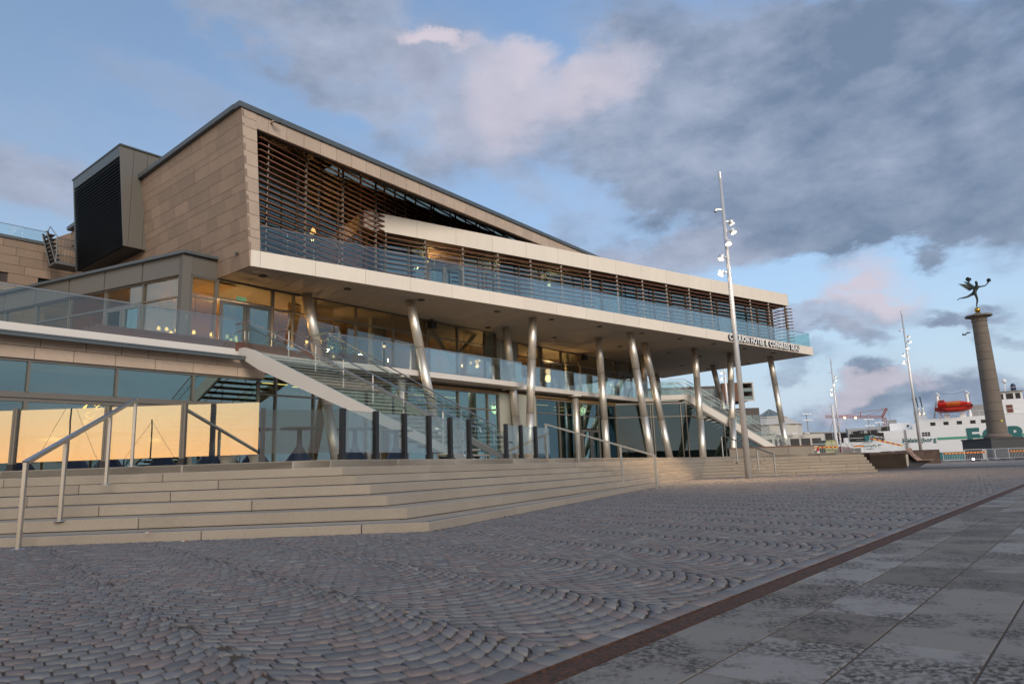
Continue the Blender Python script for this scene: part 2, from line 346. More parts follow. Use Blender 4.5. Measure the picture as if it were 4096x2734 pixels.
M_['amber_wall'] = mat('amber_timber_wall', (.36,.16,.045), .7, var=.15, scale=.8, stretch=(1,1,5))
M_['dark_wall'] = mat('dark_interior_wall', (.06,.055,.05), .8, var=.2, scale=.6)
M_['olive_wall'] = mat('olive_interior_wall', (.10,.105,.045), .8, var=.2, scale=.4)
M_['floor_in'] = mat('interior_floor', (.14,.12,.10), .5, var=.1, scale=1)
M_['ceil_in'] = mat('interior_ceiling', (.40,.26,.12), .8, var=.05, scale=.7)
M_['letter_face'] = mat('white_letter_face', (.82,.80,.76), .5)
M_['letter_side'] = mat('navy_letter_edge', (.03,.035,.06), .4)
M_['glass_win'] = glass('tinted_window_glass', (.74,.72,.62), .07, (.85,.95,1), wobble=.04, fk=.5)
M_['glass_coat'] = glass('coated_window_glass', (.40,.50,.47), .22, (.72,.93,.92), wobble=.05)
M_['glass_dim'] = glass('recessed_window_glass', (.62,.60,.52), .035, (.8,.95,1), wobble=.04, fk=.28)
M_['glass_dark'] = glass('shaded_window_glass', (.30,.37,.36), .09, (.62,.84,.90), wobble=.05, fk=.6)
M_['glass_rail'] = glass('balustrade_glass', (.90,.945,.935), .045, (.92,.97,1), fk=.40)
M_['glass_end'] = glass('green_edge_glass', (.66,.86,.84), .06)
M_['glass_screen'] = glass('windscreen_glass', (.50,.50,.46), .24, (1,.98,.93), wobble=.05)
M_['glass_clear'] = glass('clear_windscreen_glass', (.70,.73,.71), .03, wobble=.05, fk=.45)
M_['concrete_step'] = mat('grey_concrete_tread', (.24,.235,.215), .8, var=.12, obvar=.05, scale=3)
M_['slat_gold'] = mat('golden_timber_slats', (.42,.24,.06), .5, obvar=.1)
M_['bulb'] = glow_mat('warm_bulb', (1.0,.58,.20), 1.5)
M_['strip'] = glow_mat('warm_light_strip', (1.0,.52,.16), 3.2)
M_['neon'] = glow_mat('orange_neon', (1.0,.36,.05), 8)
M_['spot'] = glow_mat('lamp_face', (1.0,.74,.40), 2.4)
M_['exit'] = glow_mat('green_exit_sign', (.35,.75,.55), .25)
# ================================================================ THE BUILDING (local axes: s along the quay front, t into the building, z up)
_A = R(39); _U = (sin(_A), cos(_A)); _Nn = (-cos(_A), sin(_A))
def B(s, t, z): return (s*_U[0]+t*_Nn[0], s*_U[1]+t*_Nn[1], z)
def XY2ST(x, y): return (x*_U[0]+y*_U[1], x*_Nn[0]+y*_Nn[1])
KF = 1.1                       # the terrace storey was surveyed 10% too near and low; it is set out through this scale about the survey point
def BK(s, t, z): return B(s*KF, t*KF, .72+(z-.72)*KF)
KS = False
def mb(): return MB(BK if KS else B)
ZPT = 1.035; ZFT = .72+(4.97-.72)*KF     # true heights of the plaza terrace and of the upper terrace
ZP = (ZPT-.72)/KF+.721; ZF = 4.97; ZS = 8.72; ZD = 9.33
hotel = thing('hotel_building', 'beige stone and glass waterfront hotel on slanted steel columns, with timber louvres', 'building', B(25, 30, 0))
H = hotel
def part(name, m, mt, parent=None, **k): return obj(name, m, M_[mt] if isinstance(mt, str) else mt, parent or H, **k)

# ---- floors, ceilings and inner walls seen through the glass
KS = True
part('interior_floor', mb().box(-8, 47, 22.1, 33, 4.66, 4.95), 'floor_in')
part('interior_wall', mb().box(-8, 24, 26.5, 26.7, ZP, 4.6), 'amber_wall')
part('interior_wall', mb().box(24, 46, 27.5, 27.7, ZP, 4.6), 'dark_wall')
part('ground_ceiling', mb().box(-8, 38, 22.15, 27.4, 4.5, 4.6), 'ceil_in')
KS = False
part('ceiling', mb().box(13.6, 52, 26.15, 36, 8.74, 8.9), 'ceil_in')
part('interior_wall', mb().box(13, 24.6, 32.5, 32.7, ZFT, 8.73), 'amber_wall')
part('interior_wall', mb().box(24.6, 50, 33.5, 33.7, ZFT, 8.73), 'amber_wall')
part('interior_wall', mb().box(24.5, 24.7, 29.0, 33.4, ZFT, 8.73), 'dark_wall')
part('interior_floor', mb().box(14, 58, 31, 40, 8.92, 9.3), 'floor_in')
part('interior_wall', mb().box(17, 44, 31.5, 31.7, 9.34, 18.0), 'olive_wall')
ss_ = part('slat_screen', mb().box(18.95, 19.0, 27.2, 27.25, 6.2, 8.7), 'amber_wall')
for k in range(24): part('slat', mb().box(18.97, 19.9, 27.2, 27.24, 6.25+.105*k, 6.31+.105*k), 'slat_gold', ss_)
ss_ = part('slat_screen', mb().box(17.7, 17.75, 27.6, 27.65, 6.2, 8.7), 'amber_wall')
for k in range(24): part('slat', mb().box(17.7, 18.35, 27.6, 27.64, 6.25+.105*k, 6.31+.105*k), 'slat_gold', ss_)
for a, b in (((26.2,27.2,8.9),(28.6,27.2,6.4)), ((30.3,27.2,8.9),(28.0,27.2,6.9))): part('brace', mb().tube([a, b], .11, 10), 'beige_wall')
for s_ in (22.6, 33.0, 40.2): part('interior_column', mb().tube([(s_,27.6,ZFT),(s_,27.6,8.74)], .17, 16), 'beige_wall')
KS = True
# ---- ground floor, left wing: stone lintel of separate blocks over a strip of windows
wall = part('stone_wall', mb().box(-8, 12.9, 21.55, 21.9, 4.08, 4.9), 'joint')
for z0, z1, seed in ((4.10, 4.42, 0.3), (4.435, 4.70, .9)):
    s = -8+seed
    while s < 12.85:
        w = rng.uniform(.75, 1.5); e = min(s+w, 12.9)
        part('stone_block', mb().box(s+.008, e-.008, 21.44, 21.6, z0, z1), 'limestone_light', wall); s = e
part('eaves_gutter', mb().box(-8, 11.92, 21.02, 21.22, 4.61, 4.715).box(-8, 11.93, 21.0, 21.06, 4.69, 4.735), 'coping')
def glazing(name, a, b, cuts, zs, gl, depth=.12, fr=.06, parent=None, frame='frame', skip=()):
    """A glazed wall along a-b (s,t): mullions at the cuts (0..length), transoms at the heights zs; every pane its own object."""
    a = Vector(a); b = Vector(b); d = (b-a); ln = d.length; d.normalize(); n = Vector((-d.y, d.x))
    def q(x, off, z): p = a+d*x+n*off; return (p.x, p.y, z)
    def bx(m, x0, x1, o0, o1, z0, z1): m.hexa([q(x0,o0,z0),q(x1,o0,z0),q(x1,o1,z0),q(x0,o1,z0),q(x0,o0,z1),q(x1,o0,z1),q(x1,o1,z1),q(x0,o1,z1)])
    m = mb()
    bx(m, 0, ln, 0, depth, zs[-1]-fr, zs[-1]); bx(m, 0, ln, 0, depth, zs[0], zs[0]+fr)
    w = part(name, m, frame, parent)
    for x in cuts:
        m = mb(); bx(m, x-fr/2, x+fr/2, -.02, depth+.02, zs[0]+fr, zs[-1]-fr); part('mullion', m, frame, w)
    for i in range(len(cuts)-1):
        for j in range(len(zs)-1):
            if (i, j) in skip: continue
            x0, x1 = cuts[i]+fr/2, cuts[i+1]-fr/2; z0, z1 = zs[j]+(fr if j == 0 else fr/2), zs[j+1]-(fr if j == len(zs)-2 else fr/2)
            m = mb(); bx(m, x0, x1, depth*.5, depth*.5+.012, z0, z1); part('window_pane', m, gl, w)
            if j:
                m = mb(); bx(m, x0, x1, .004, depth-.004, zs[j]-fr/2, zs[j]+fr/2); part('transom', m, frame, w)
    return w
c0 = [0, 2.25, 4.5, 6.75, 9.0, 11.25, 13.5, 15.7, 17.96, 20.23]
glazing('window_strip', (-7.5, 21.5), (12.73, 21.5), c0, [3.16, 4.09], 'glass_coat')
glazing('shop_front', (-7.5, 21.5), (12.73, 21.5), c0, [ZP, 3.06], 'glass_coat', fr=.1)
part('window_sill', mb().box(-7.5, 12.73, 21.46, 21.62, 3.06, 3.16), 'frame')
glazing('shop_front', (12.75, 22.0), (25.95, 22.0), [0, .95, 2.54, 4.1, 5.7, 7.2, 8.65, 10.35, 12.4, 13.2], [ZP, 3.64, 4.45], 'glass_coat')
part('wall_panel', mb().box(26.0, 27.45, 21.98, 22.1, ZP, 4.5), 'beige_wall'); part('wall_panel', mb().box(27.5, 28.95, 21.98, 22.1, ZP, 4.5), 'beige_wall')
glazing('shop_front', (29.0, 22.0), (37.1, 22.0), [0, 2.05, 4.1, 6.1, 8.1], [ZP, 3.64, 4.4], 'glass_dark', skip=((2,0),))
def door_pair(name, a, b, z0, z1, gl, label, lintel=None):
    """Two glazed leaves between a and b (s,t)."""
    a = Vector(a); b = Vector(b); d = b-a; ln = d.length; d.normalize(); n = Vector((-d.y, d.x)); f = .13
    def q(x, off, z): p = a+d*x+n*off; return (p.x, p.y, z)
    def bx(m, x0, x1, o0, o1, zz0, zz1): m.hexa([q(x0,o0,zz0),q(x1,o0,zz0),q(x1,o1,zz0),q(x0,o1,zz0),q(x0,o0,zz1),q(x1,o0,zz1),q(x1,o1,zz1),q(x0,o1,zz1)])
    for k in (0, 1):
        x0 = k*ln/2+.012; x1 = (k+1)*ln/2-.012; m = mb()
        bx(m, x0, x0+f, -.03, .06, z0, z1); bx(m, x1-f, x1, -.03, .06, z0, z1); bx(m, x0+f, x1-f, -.03, .06, z1-f, z1); bx(m, x0+f, x1-f, -.03, .06, z0, z0+.22)
        o = part(name, m, 'cladding', label=label if k == 0 else None)
        m = mb(); bx(m, x0+f, x1-f, .01, .022, z0+.22, z1-f); part('door_pane', m, gl, o)
        xx = x1-.07 if k == 0 else x0+.07
        m = mb().tube([q(xx, -.08, z0+.95), q(xx, -.08, z0+1.3)], .014, 6); part('handle', m, 'steel_rail', o)
door_pair('door', (33.15, 21.97), (35.05, 21.97), ZP, 2.85, 'glass_coat', 'glazed double door below the middle balcony')
part('transom_pane', mb().box(33.15, 35.05, 22.03, 22.045, 2.93, 3.6), 'glass_coat')

# ---- first floor: terrace on the left, balconies on the right
part('terrace_slab', mb().box(-8, 11.62, 21.15, 37, 4.74, ZF), 'white_steel')
part('terrace_floor', mb().box(-8, 15.6, 21.5, 24.2, ZF, ZF+.02), 'deck')
for k in range(4):
    part('timber_step', mb().box(7.1+.22*k, 15.1, 21.62+.16*k, 21.78+.16*k, ZF+.025, ZF+.115+.11*k), 'deck')
part('timber_step', mb().box(7.8, 15.1, 22.26, 22.7, ZF+.025, ZF+.445), 'deck')
part('balcony_slab', mb().prism([(15.25,21.15),(26.95,21.15),(26.95,21.62),(39.4,21.62),(42.25,19.88),(42.9,20.9),(40.2,24.6),(15.25,24.6)], 4.74, ZF), 'white_steel')
part('terrace_slab', mb().box(11.7, 15.2, 21.5, 24.6, 4.76, ZF-.003), 'white_steel')
def rail(name, pts, joints, z0, z1, gl='glass_rail', r=.02, zrail=None):
    """Glass balustrade along a polyline (s,t): the top rail, with every pane as a child."""
    m = mb()
    m.tube([(p[0], p[1], z1) for p in pts], r, 8)
    o = part(name, m, 'steel_rail')
    for i in range(len(pts)-1):
        a = Vector(pts[i]); b = Vector(pts[i+1]); ln = (b-a).length; n = max(1, round(ln/joints)); d = (b-a)/n
        for k in range(n):
            p = a+d*k; q = a+d*(k+1); e = d.normalized()*.008; p = p+e; q = q-e
            part('glass_pane', mb().slab(p, q, z0, z1-.01, .014), gl, o)
    return o
rail('balustrade', [(-8, 21.2), (11.66, 21.2)], 1.68, 4.86, 5.97)
rail('balustrade', [(15.3, 21.2), (26.9, 21.2), (26.9, 21.66)], 1.45, 4.86, 6.0)
rail('balustrade', [(26.98, 21.66), (39.4, 21.66), (42.1, 20.0)], 1.5, 4.86, 6.0)

KS = False; ZF = ZFT
# first-floor glass wall under the great overhang
glazing('glass_wall', (15.95, 26), (30.6, 26), [0, 1.0, 2.15, 4.42, 6.74, 9.04, 11.39, 13.69, 14.65], [ZF, 7.86, 8.71], 'glass_win')
glazing('glass_wall', (13.45, 26), (15.9, 26), [0, 2.45], [7.9, 8.71], 'glass_win')
door_pair('door', (13.55, 25.98), (15.86, 25.98), ZF, 7.86, 'glass_coat', 'glazed double door on the terrace beside the corner room')
part('exit_sign', mb().box(14.42, 14.86, 26.3, 26.33, 8.0, 8.22), 'exit')
for k in range(4): part('wall_panel', mb().box(30.68+.8*k, 31.45+.8*k, 27.02, 27.1, ZF, 8.7), 'beige_wall')
glazing('glass_wall', (33.9, 27.05), (50, 27.05), [0, 2.35, 2.6, 4.85, 7.2, 12.0, 12.2, 14.5, 16.1], [ZF, 7.86, 8.71], 'glass_win', skip=((2,0),(6,0)))
door_pair('door', (36.52, 27.03), (38.7, 27.03), ZF, 7.8, 'glass_win', 'glazed double door on the middle balcony')
door_pair('door', (46.12, 27.03), (48.35, 27.03), ZF, 7.8, 'glass_win', 'glazed double door at the far end of the balcony')

# corner dining room: bronze-grey cladding over glass
g0 = (12.17, 26.04); gd = Vector((-.2538, .9673)); gl_len = 16.0; gx = lambda k: (g0[0]+gd.x*k, g0[1]+gd.y*k)
part('corner_post', mb().prism([(12.0,26.0),(12.35,25.98),(12.4,26.2),(12.0,26.3)], ZF, 9.45), 'cladding')
part('cladding_panel', mb().box(12.36, 13.4, 26.0, 26.1, 8.66, 9.45), 'cladding')
glazing('glass_wall', (12.4, 26.02), (13.42, 26.02), [0, 1.0], [ZF, 7.8, 8.66], 'glass_win')
part('roof_edge', mb().prism([(11.95,25.85),(13.5,25.85),(13.5,29),(11.4,29),gx(16),(g0[0]+gd.x*16-.25,g0[1]+gd.y*16)], 9.45, 9.56), 'coping')
for k in range(7):
    a, b = gx(.12+2.28*k), gx(.12+2.28*(k+1)-.06)
    part('cladding_panel', mb().slab(b, a, 8.66, 9.45, -.1), 'cladding')
glazing('glass_wall', gx(16.1), gx(.1), [0.02, 2.3, 4.58, 6.86, 9.14, 11.42, 13.7, 15.98], [ZF, 7.84, 8.66], 'glass_win', frame='cladding', skip=((5,0),))
door_pair('door', gx(4.6), gx(2.45), ZF, 7.8, 'glass_coat', 'glazed double door in the left face of the corner room')
part('dining_floor', mb().prism([(12.1,26.2),(13.4,26.2),(24,32.4),(9,39.5),(8.3,39.4)], ZF, ZF+.03), 'floor_in')
part('dining_ceiling', mb().prism([(12.3,26.3),(14.4,26.3),(14.4,33),(10.4,33)], 8.62, 8.66), 'ceil_in')
part('dining_wall', mb().box(10.6, 13.5, 33.0, 33.2, ZF, 8.6), 'amber_wall')

# ---- great deck: soffit boards, fascia, lettering, balustrade
FL = (13.43, 23.55); FR = (56.4, 15.35); fd = Vector((FR[0]-FL[0], FR[1]-FL[1])); flen = fd.length; fd.normalize(); fn = Vector((-fd.y, fd.x))
fp = lambda x, o=0: (FL[0]+fd.x*x+fn.x*o, FL[1]+fd.y*x+fn.y*o)
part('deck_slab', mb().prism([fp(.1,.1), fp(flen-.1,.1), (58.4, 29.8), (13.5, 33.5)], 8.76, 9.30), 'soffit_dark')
sof = part('soffit', mb().prism([fp(.05,.05), fp(flen-.05,.05), (58.45, 29.85), (13.45, 29.85)], 8.735, 8.755), 'joint')
def clip_t(p, d, far):  # length along fn until t = far
    return (far-p[1])/d.y
x = .02
while x < flen-.05:
    e = min(x+.735, flen-.02); p, q = fp(x+.006, .03), fp(e-.006, .03)
    lp, lq = clip_t(p, fn, 29.8), clip_t(q, fn, 29.8)
    cuts = [0]+sorted([rng.uniform(2.0, 3.2), rng.uniform(5, 6.5)])+[lp]
    cuts = [c for c in cuts if c < lp-.4]+[lp]
    for a, b in zip(cuts[:-1], cuts[1:]):
        qa = lambda P, l: (P[0]+fn.x*l, P[1]+fn.y*l)
        bl = b if b != lp else lq
        part('soffit_board', mb().prism([qa(p,a+.004), qa(q,a+.004), qa(q,bl-.004), qa(p,b-.004)], ZS, 8.734), 'soffit', sof)
    x = e
dl = [(14.49,24.45),(18.13,23.78),(21.8,23.04),(26.3,22.2),(30.0,21.47),(33.7,20.72),(37.43,20.02),(41.12,19.28),(44.92,18.6),(48.7,17.9),(52.4,17.13),(34.43,24.48),(45.6,22.3),(49.3,21.6),(52.9,24.77),(56.77,24.2),(56.22,20.5),(40.5,23.4),(29.0,25.2)]
for s, t in dl: part('downlight', MB().lathe([(.0,ZS-.012),(.13,ZS-.012),(.15,ZS-.03),(.17,ZS-.03),(.17,ZS+.01)], 14, (*B(s,t,0)[:2],0)), 'black_fit', sof)
fas = part('fascia', mb().slab(fp(.02,.05), fp(flen-.02,.05), 8.735, 9.32, .12), 'joint')
xs = [0, .36]+[.36+2.246*k for k in range(1, 20)]; xs = [v for v in xs if v < flen-.5]+[flen]
for a, b in zip(xs[:-1], xs[1:]): part('fascia_panel', mb().slab(fp(a+.006), fp(b-.006), ZS-.005, 9.355, .06), 'white_panel', fas)
ed = Vector((58.5-FR[0], 29.9-FR[1])); elen = ed.length; ed.normalize(); ep = lambda x: (FR[0]+ed.x*x, FR[1]+ed.y*x)
for k in range(6): part('fascia_panel', mb().slab(ep(.02+2.44*k), ep(2.44*(k+1)), ZS-.004, 9.354, .06), 'white_panel', fas)
tx0 = (Vector((44.86,17.55))-Vector(FL)).dot(fd); tx1 = (Vector((54.15,15.78))-Vector(FL)).dot(fd)
nrm = Vector(B(*(-fn), 0)).normalized(); rgt = Vector(B(*fd, 0)).normalized()
lettering('CLARION HOTEL & CONGRESS SEAU', Vector(B(*fp(tx0), 8.855))+nrm*.09, rgt, nrm, .375, tx1-tx0, [M_['letter_face'], M_['letter_side']], fas, depth=.11, bold=.026)
rail('balustrade', [fp(.35,.08), fp(flen-.12,.08), (FR[0]+ed.x*.1-.12, FR[1]+.1)], 1.105, 9.34, 10.42, r=.014)
rail('balustrade', [(ep(.15)[0]-.1, ep(.15)[1]), (ep(13)[0]-.1, ep(13)[1])], 1.1, 9.34, 10.42, 'glass_end', r=.014)
part('upper_deck_floor', mb().prism([fp(.3,.2), fp(flen-.2,.2), (58.2, 29.6), (14, 33)], 9.301, 9.33), 'floor_in')

# ---- stone block: side wall, corner pier and roof band, each stone on its own
zt_of = lambda s: 15.13-.0207*max(0, s-12.7)
Ws = lambda z: 13.43-(z-8.72)*.1135     # the side wall leans out
side = part('stone_wall', mb().extr([(Ws(8.72)+.12,23.75,8.74),(Ws(8.72)+.12,41,8.74),(Ws(14.6)+.12,41,14.6),(Ws(14.9)+.12,23.6,14.9)], (.4,0,0)), 'joint')
z = 8.72; hs = [.62,.5,.3,.55,.52,.5,.3,.52,.5,.5,.3,.5,.48,.45,.32,.4]; k = 0
while z < 14.9:
    h = hs[k % len(hs)]; z1 = min(z+h, 14.93)
    if 14.93-z1 < .15: z1 = 14.93
    t = 23.42+(.0 if z > 14 else .01); first = True
    tedge = lambda zz: 23.6-(zz-8.72)*.034
    t = None; tt = tedge(z)-.0
    off = rng.uniform(.35, 1.1); p = tt
    while p < 40.6:
        e = p+(off if first else rng.uniform(.55, 1.45)); ztop = lambda t_: min(z1, 14.94-.037*(t_-23.4))
        if ztop(e)-z > .08:
            pb = p+.008 if not first else tedge(z); pt = p+.008 if not first else tedge(z1)
            P0 = [(Ws(z),pb,z+.007),(Ws(z),e-.008,z+.007),(Ws(ztop(e)),e-.008,ztop(e)-.007),(Ws(ztop(p)),pt,ztop(p)-.007)]
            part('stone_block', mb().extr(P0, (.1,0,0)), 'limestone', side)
        p = e; first = False
    z = z1; k += 1
part('wall_underside', mb().prism([(Ws(8.72)+.1,23.7),(14.2,23.7),(14.2,41),(Ws(8.72)+.1,41)], 8.725, 8.745), 'soffit')
pier = part('stone_pier', mb().hexa([(13.5,23.7,9.3),(14.0,23.7,9.3),(14.0,24.1,9.3),(13.5,24.1,9.3),(12.85,23.5,14.9),(13.3,23.5,14.9),(13.3,23.9,14.9),(12.85,23.9,14.9)]), 'joint')
PL = lambda z: Ws(z)+.0; PR = lambda z: 13.84-(z-9.36)*.0865; PT = lambda z: 23.6-(z-8.72)*.034
z = 8.725; hp = [.62,.52,.34,.56,.54,.34,.56,.5,.54,.5,.48,.36,.45,.36]; k = 0
while z < 14.92:
    z1 = min(z+hp[k % len(hp)], 14.92)
    if 14.92-z1 < .2: z1 = 14.92
    if z1 > 9.36:
        P0 = [(PL(z)+.004,PT(z),z+.009),(PR(z),PT(z),z+.009),(PR(z1),PT(z1),z1-.009),(PL(z1)+.004,PT(z1),z1-.009)]
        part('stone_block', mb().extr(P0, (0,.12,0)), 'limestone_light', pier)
        part('reveal_block', mb().extr([(PR(z)-.1,PT(z)+.121,z+.009),(PR(z)-.1,PT(z)+.7,z+.009),(PR(z1)-.1,PT(z1)+.7,z1-.009),(PR(z1)-.1,PT(z1)+.121,z1-.009)], (.098,0,0)), 'limestone_light', pier)
    else:
        part('stone_block', mb().extr([(PL(z)+.004,PT(z),z+.009),(13.82,PT(z)-.07,z+.009),(13.86,PT(z1)-.07,z1-.009),(PL(z1)+.004,PT(z1),z1-.009)], (0,.12,0)), 'limestone_light', pier)
    z = z1; k += 1
zb_of = lambda s: 14.30-.0207*(s-13.36)
band = part('roof_band', mb().extr([(13.4,23.5,14.33),(40,23.5,13.79),(40,23.5,14.2),(13.4,23.5,14.85)], (0,.3,0)), 'joint')
s = 13.36; first = True
while s < 39.9:
    e = s+(.56 if first else .82); zt1 = lambda q: 14.915-.0207*(q-13.36)
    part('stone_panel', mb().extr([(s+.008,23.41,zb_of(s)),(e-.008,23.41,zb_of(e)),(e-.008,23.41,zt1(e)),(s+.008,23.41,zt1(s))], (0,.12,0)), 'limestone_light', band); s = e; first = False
cop = part('roof_coping', mb().extr([(12.62,23.32,14.925),(40,23.32,14.37),(40,23.32,14.56),(12.6,23.32,15.14)], (0,.4,0)), 'coping')
part('roof_coping', mb().extr([(12.58,23.73,14.935),(12.58,41,14.34),(12.56,41,14.52),(12.56,23.73,15.12)], (.45,0,0)), 'coping')
for k in range(13): # coping joints: narrow lapped seams
    s = 14.4+1.95*k; z0 = 14.925-.0203*(s-12.62); part('coping_seam', mb().box(s, s+.035, 23.305, 23.315, z0, z0+.19), 'coping', cop)
zsf = lambda s, t: 14.30+.54*(t-23.5)-.0207*(s-13.4)
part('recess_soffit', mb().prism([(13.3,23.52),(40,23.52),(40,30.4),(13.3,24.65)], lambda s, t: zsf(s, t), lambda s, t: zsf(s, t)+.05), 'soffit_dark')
part('roof', mb().prism([(18,23.9),(41,23.9),(41,31.75),(18,31.75)], lambda s, t: zsf(s, t)+.06, lambda s, t: zsf(s, t)+.10), 'coping')
part('roof', mb().box(18.6, 45, 30.5, 41, 14.4, 14.6), 'coping')
part('interior_wall', mb().prism([(17.9,24.2),(18.0,24.2),(18.0,31.7),(17.9,31.7)], 15.0, lambda s, t: zsf(s, t)+.09), 'olive_wall')
part('upper_ceiling', mb().box(13.5, 18.5, 25.2, 31.4, 15.3, 15.4), 'soffit_dark')
cam_cc = thing('security_camera', 'small security camera under the roof edge near the stone corner', 'camera', B(14.05, 23.3, 14.72))
obj('bracket', mb().box(13.97, 14.05, 23.2, 23.4, 14.74, 14.80), M_['limestone_light'], cam_cc); obj('camera_body', mb().tube([(13.98,23.15,14.74),(14.22,23.05,14.73)], .05, 10), M_['black'], cam_cc)

# ---- plant-room box with black louvres
Xb = lambda z: 11.71+(16.06-z)*.096
bxo = part('plant_room', mb().hexa([(Xb(11.3)+.12,32.3,11.32),(15.5,32.3,11.32),(15.5,37.85,11.32),(Xb(11.3)+.12,37.85,11.32),(Xb(16)+.12,32.3,15.98),(15.5,32.3,15.98),(15.5,37.85,15.98),(Xb(16)+.12,37.85,15.98)]), 'black')
for k in range(4):
    s0 = Xb(16)+.02+.62*k; f0 = (lambda z: Xb(z)) if k == 0 else (lambda z, s0=s0: s0); s1 = s0+.605 if k else Xb(16)+.625
    part('metal_panel', mb().extr([(f0(11.3),32.22,11.3),(s1 if k else s1,32.22,11.3),(s1,32.22,16.0),(f0(16.0),32.22,16.0)], (0,.07,0)), 'cladding', bxo)
part('roof_cap', mb().box(Xb(16)-.03, 15.5, 32.15, 37.98, 16.0, 16.07), 'coping', bxo)
part('louvre_frame', mb().extr([(Xb(15.52),32.3,15.52),(Xb(15.52),37.9,15.52),(Xb(16),37.9,15.995),(Xb(16),32.3,15.995)], (.1,0,0)), 'coping', bxo)
part('louvre_frame', mb().extr([(Xb(11.3),37.78,11.3),(Xb(11.3),37.9,11.3),(Xb(15.5),37.9,15.5),(Xb(15.5),37.78,15.5)], (.1,0,0)), 'coping', bxo)
nb = 27
for k in range(nb):
    z0 = 11.33+k*(15.48-11.33)/nb
    part('louvre_blade', mb().hexa([(Xb(z0)-.01,32.32,z0),(Xb(z0)+.09,32.32,z0+.09),(Xb(z0)+.09,37.77,z0+.09),(Xb(z0)-.01,37.77,z0),(Xb(z0)-.01,32.32,z0+.02),(Xb(z0)+.09,32.32,z0+.11),(Xb(z0)+.09,37.77,z0+.11),(Xb(z0)-.01,37.77,z0+.02)]), 'louvre_dark', bxo)

# ---- rear wing on the left with roof-terrace rail and steel access stair
rear = part('stone_wall', mb().box(-2, 13.2, 40.15, 40.6, 8.0, 12.98), 'joint')
z = 8.0; k = 0
while z < 12.95:
    z1 = min(z+(.47, .42, .5, .45)[k % 4], 12.98); s = 4+rng.uniform(0, .8)
    while s < 13.1:
        e = min(s+rng.uniform(.8, 1.5), 13.2)
        if not (10.68 < (z+z1)/2 < 11.45 and (s < 9.6 or 11.0 < (s+e)/2 < 12.5)):
            part('stone_block', mb().box(s+.008, e-.008, 40.05, 40.2, z+.008, z1-.008), 'limestone', rear)
        s = e
    z = z1; k += 1
part('dark_window', mb().box(11.05, 12.45, 40.08, 40.13, 10.7, 11.46), 'glass_coat'); part('dark_window', mb().box(8.2, 9.58, 40.08, 40.13, 10.72, 11.42), 'glass_coat')
part('roof_coping', mb().box(-2, 11.5, 39.98, 40.5, 12.985, 13.14), 'coping')
rail('balustrade', [(4, 40.2), (11.45, 40.2)], 1.04, 13.1, 13.76, r=.016)
part('stone_wall', mb().extr([(11.3,42,12.9),(14,42,12.9),(14,42,15.2),(11.3,42,13.4)], (0,.3,0)), 'limestone')
st = part('access_stair', mb().box(11.35, 12.6, 38.2, 39.3, 11.62, 11.74).bar((11.0,38.6,13.3),(11.42,38.3,11.7),.05,.16).bar((11.0,39.2,13.3),(11.42,39.1,11.7),.05,.16), 'dark_steel')
for k in range(9): part('baluster', mb().tube([(11.4+.14*k,38.22,11.74),(11.4+.14*k,38.22,12.95)], .012, 5), 'dark_steel', st)
for zz in (12.1, 12.55, 12.95): part('stair_rail', mb().tube([(11.38,38.22,zz),(12.6,38.22,zz)], .02, 6), 'dark_steel', st)
part('stair_rail', mb().tube([(11.36,38.22,11.7),(11.36,38.22,13.0),(11.05,38.4,13.5),(11.0,38.6,13.2)], .025, 6), 'dark_steel', st)
for k in range(7): part('stair_tread', mb().box(11.02+.05*k, 11.32+.05*k, 38.4, 39.2, 13.1-.2*k, 13.13-.2*k), 'dark_steel', st)

# ---- louvre screens on the upper storey
la = R(12); ld = Vector((cos(la), sin(la))); ln_ = Vector((-sin(la), cos(la))); L0 = Vector((13.6, 23.6))
lp = lambda x, o=0: (L0.x+ld.x*x+ln_.x*o, L0.y+ld.y*x+ln_.y*o)
xc = (21.67-13.6)/cos(la)      # where the screen turns onto the pavilion
posts = [.65, 2.75, 5.1, 7.5, 9.95, 12.4, 14.95, 17.4, 20.95, 23.4]
scr = part('louvre_screen', mb().tube([(*lp(.65, .12), 9.34), (*lp(.65, .12), 14.45)], .03, 6), 'frame')
for i, x in enumerate(posts[1:]):
    zt = zsf(*lp(x)); z0 = 9.34 if x < xc else 13.3
    part('louvre_post', mb().bar((*lp(x, .1), z0), (*lp(x, .1), zt), .10, .05), 'frame', scr)
for i, zz in enumerate([9.5+.257*k for k in range(28)]):
    # each slat starts at the sloping lining and runs back; the low ones stop where the screen turns
    x0 = .12
    if zz > 14.25: x0 = 2.13+(zz-14.49)/.257*2.46 if zz > 14.4 else .2
    x1 = xc+.02 if zz < 12.42 else (xc-.15 if zz < 13.5 else 26)
    if x0 > 23: continue
    part('louvre', mb().hexa([(*lp(x0),zz-.02),(*lp(x1),zz-.02),(*lp(x1,.15),zz+.01),(*lp(x0,.15),zz+.01),(*lp(x0),zz+.02),(*lp(x1),zz+.02),(*lp(x1,.15),zz+.05),(*lp(x0,.15),zz+.05)]), 'wood_louvre', scr)
gw = part('glass_wall', mb().slab(lp(-.2, .75), lp(26, .75), 9.335, 9.42, .12), 'cladding')
gc = [.3, 1.3, 3.0, 4.3, 5.6, 7.2, 9.1, 10.0, 11.9, 13.7, 15.5, 17.3, 19.1, 21, 23, 26]
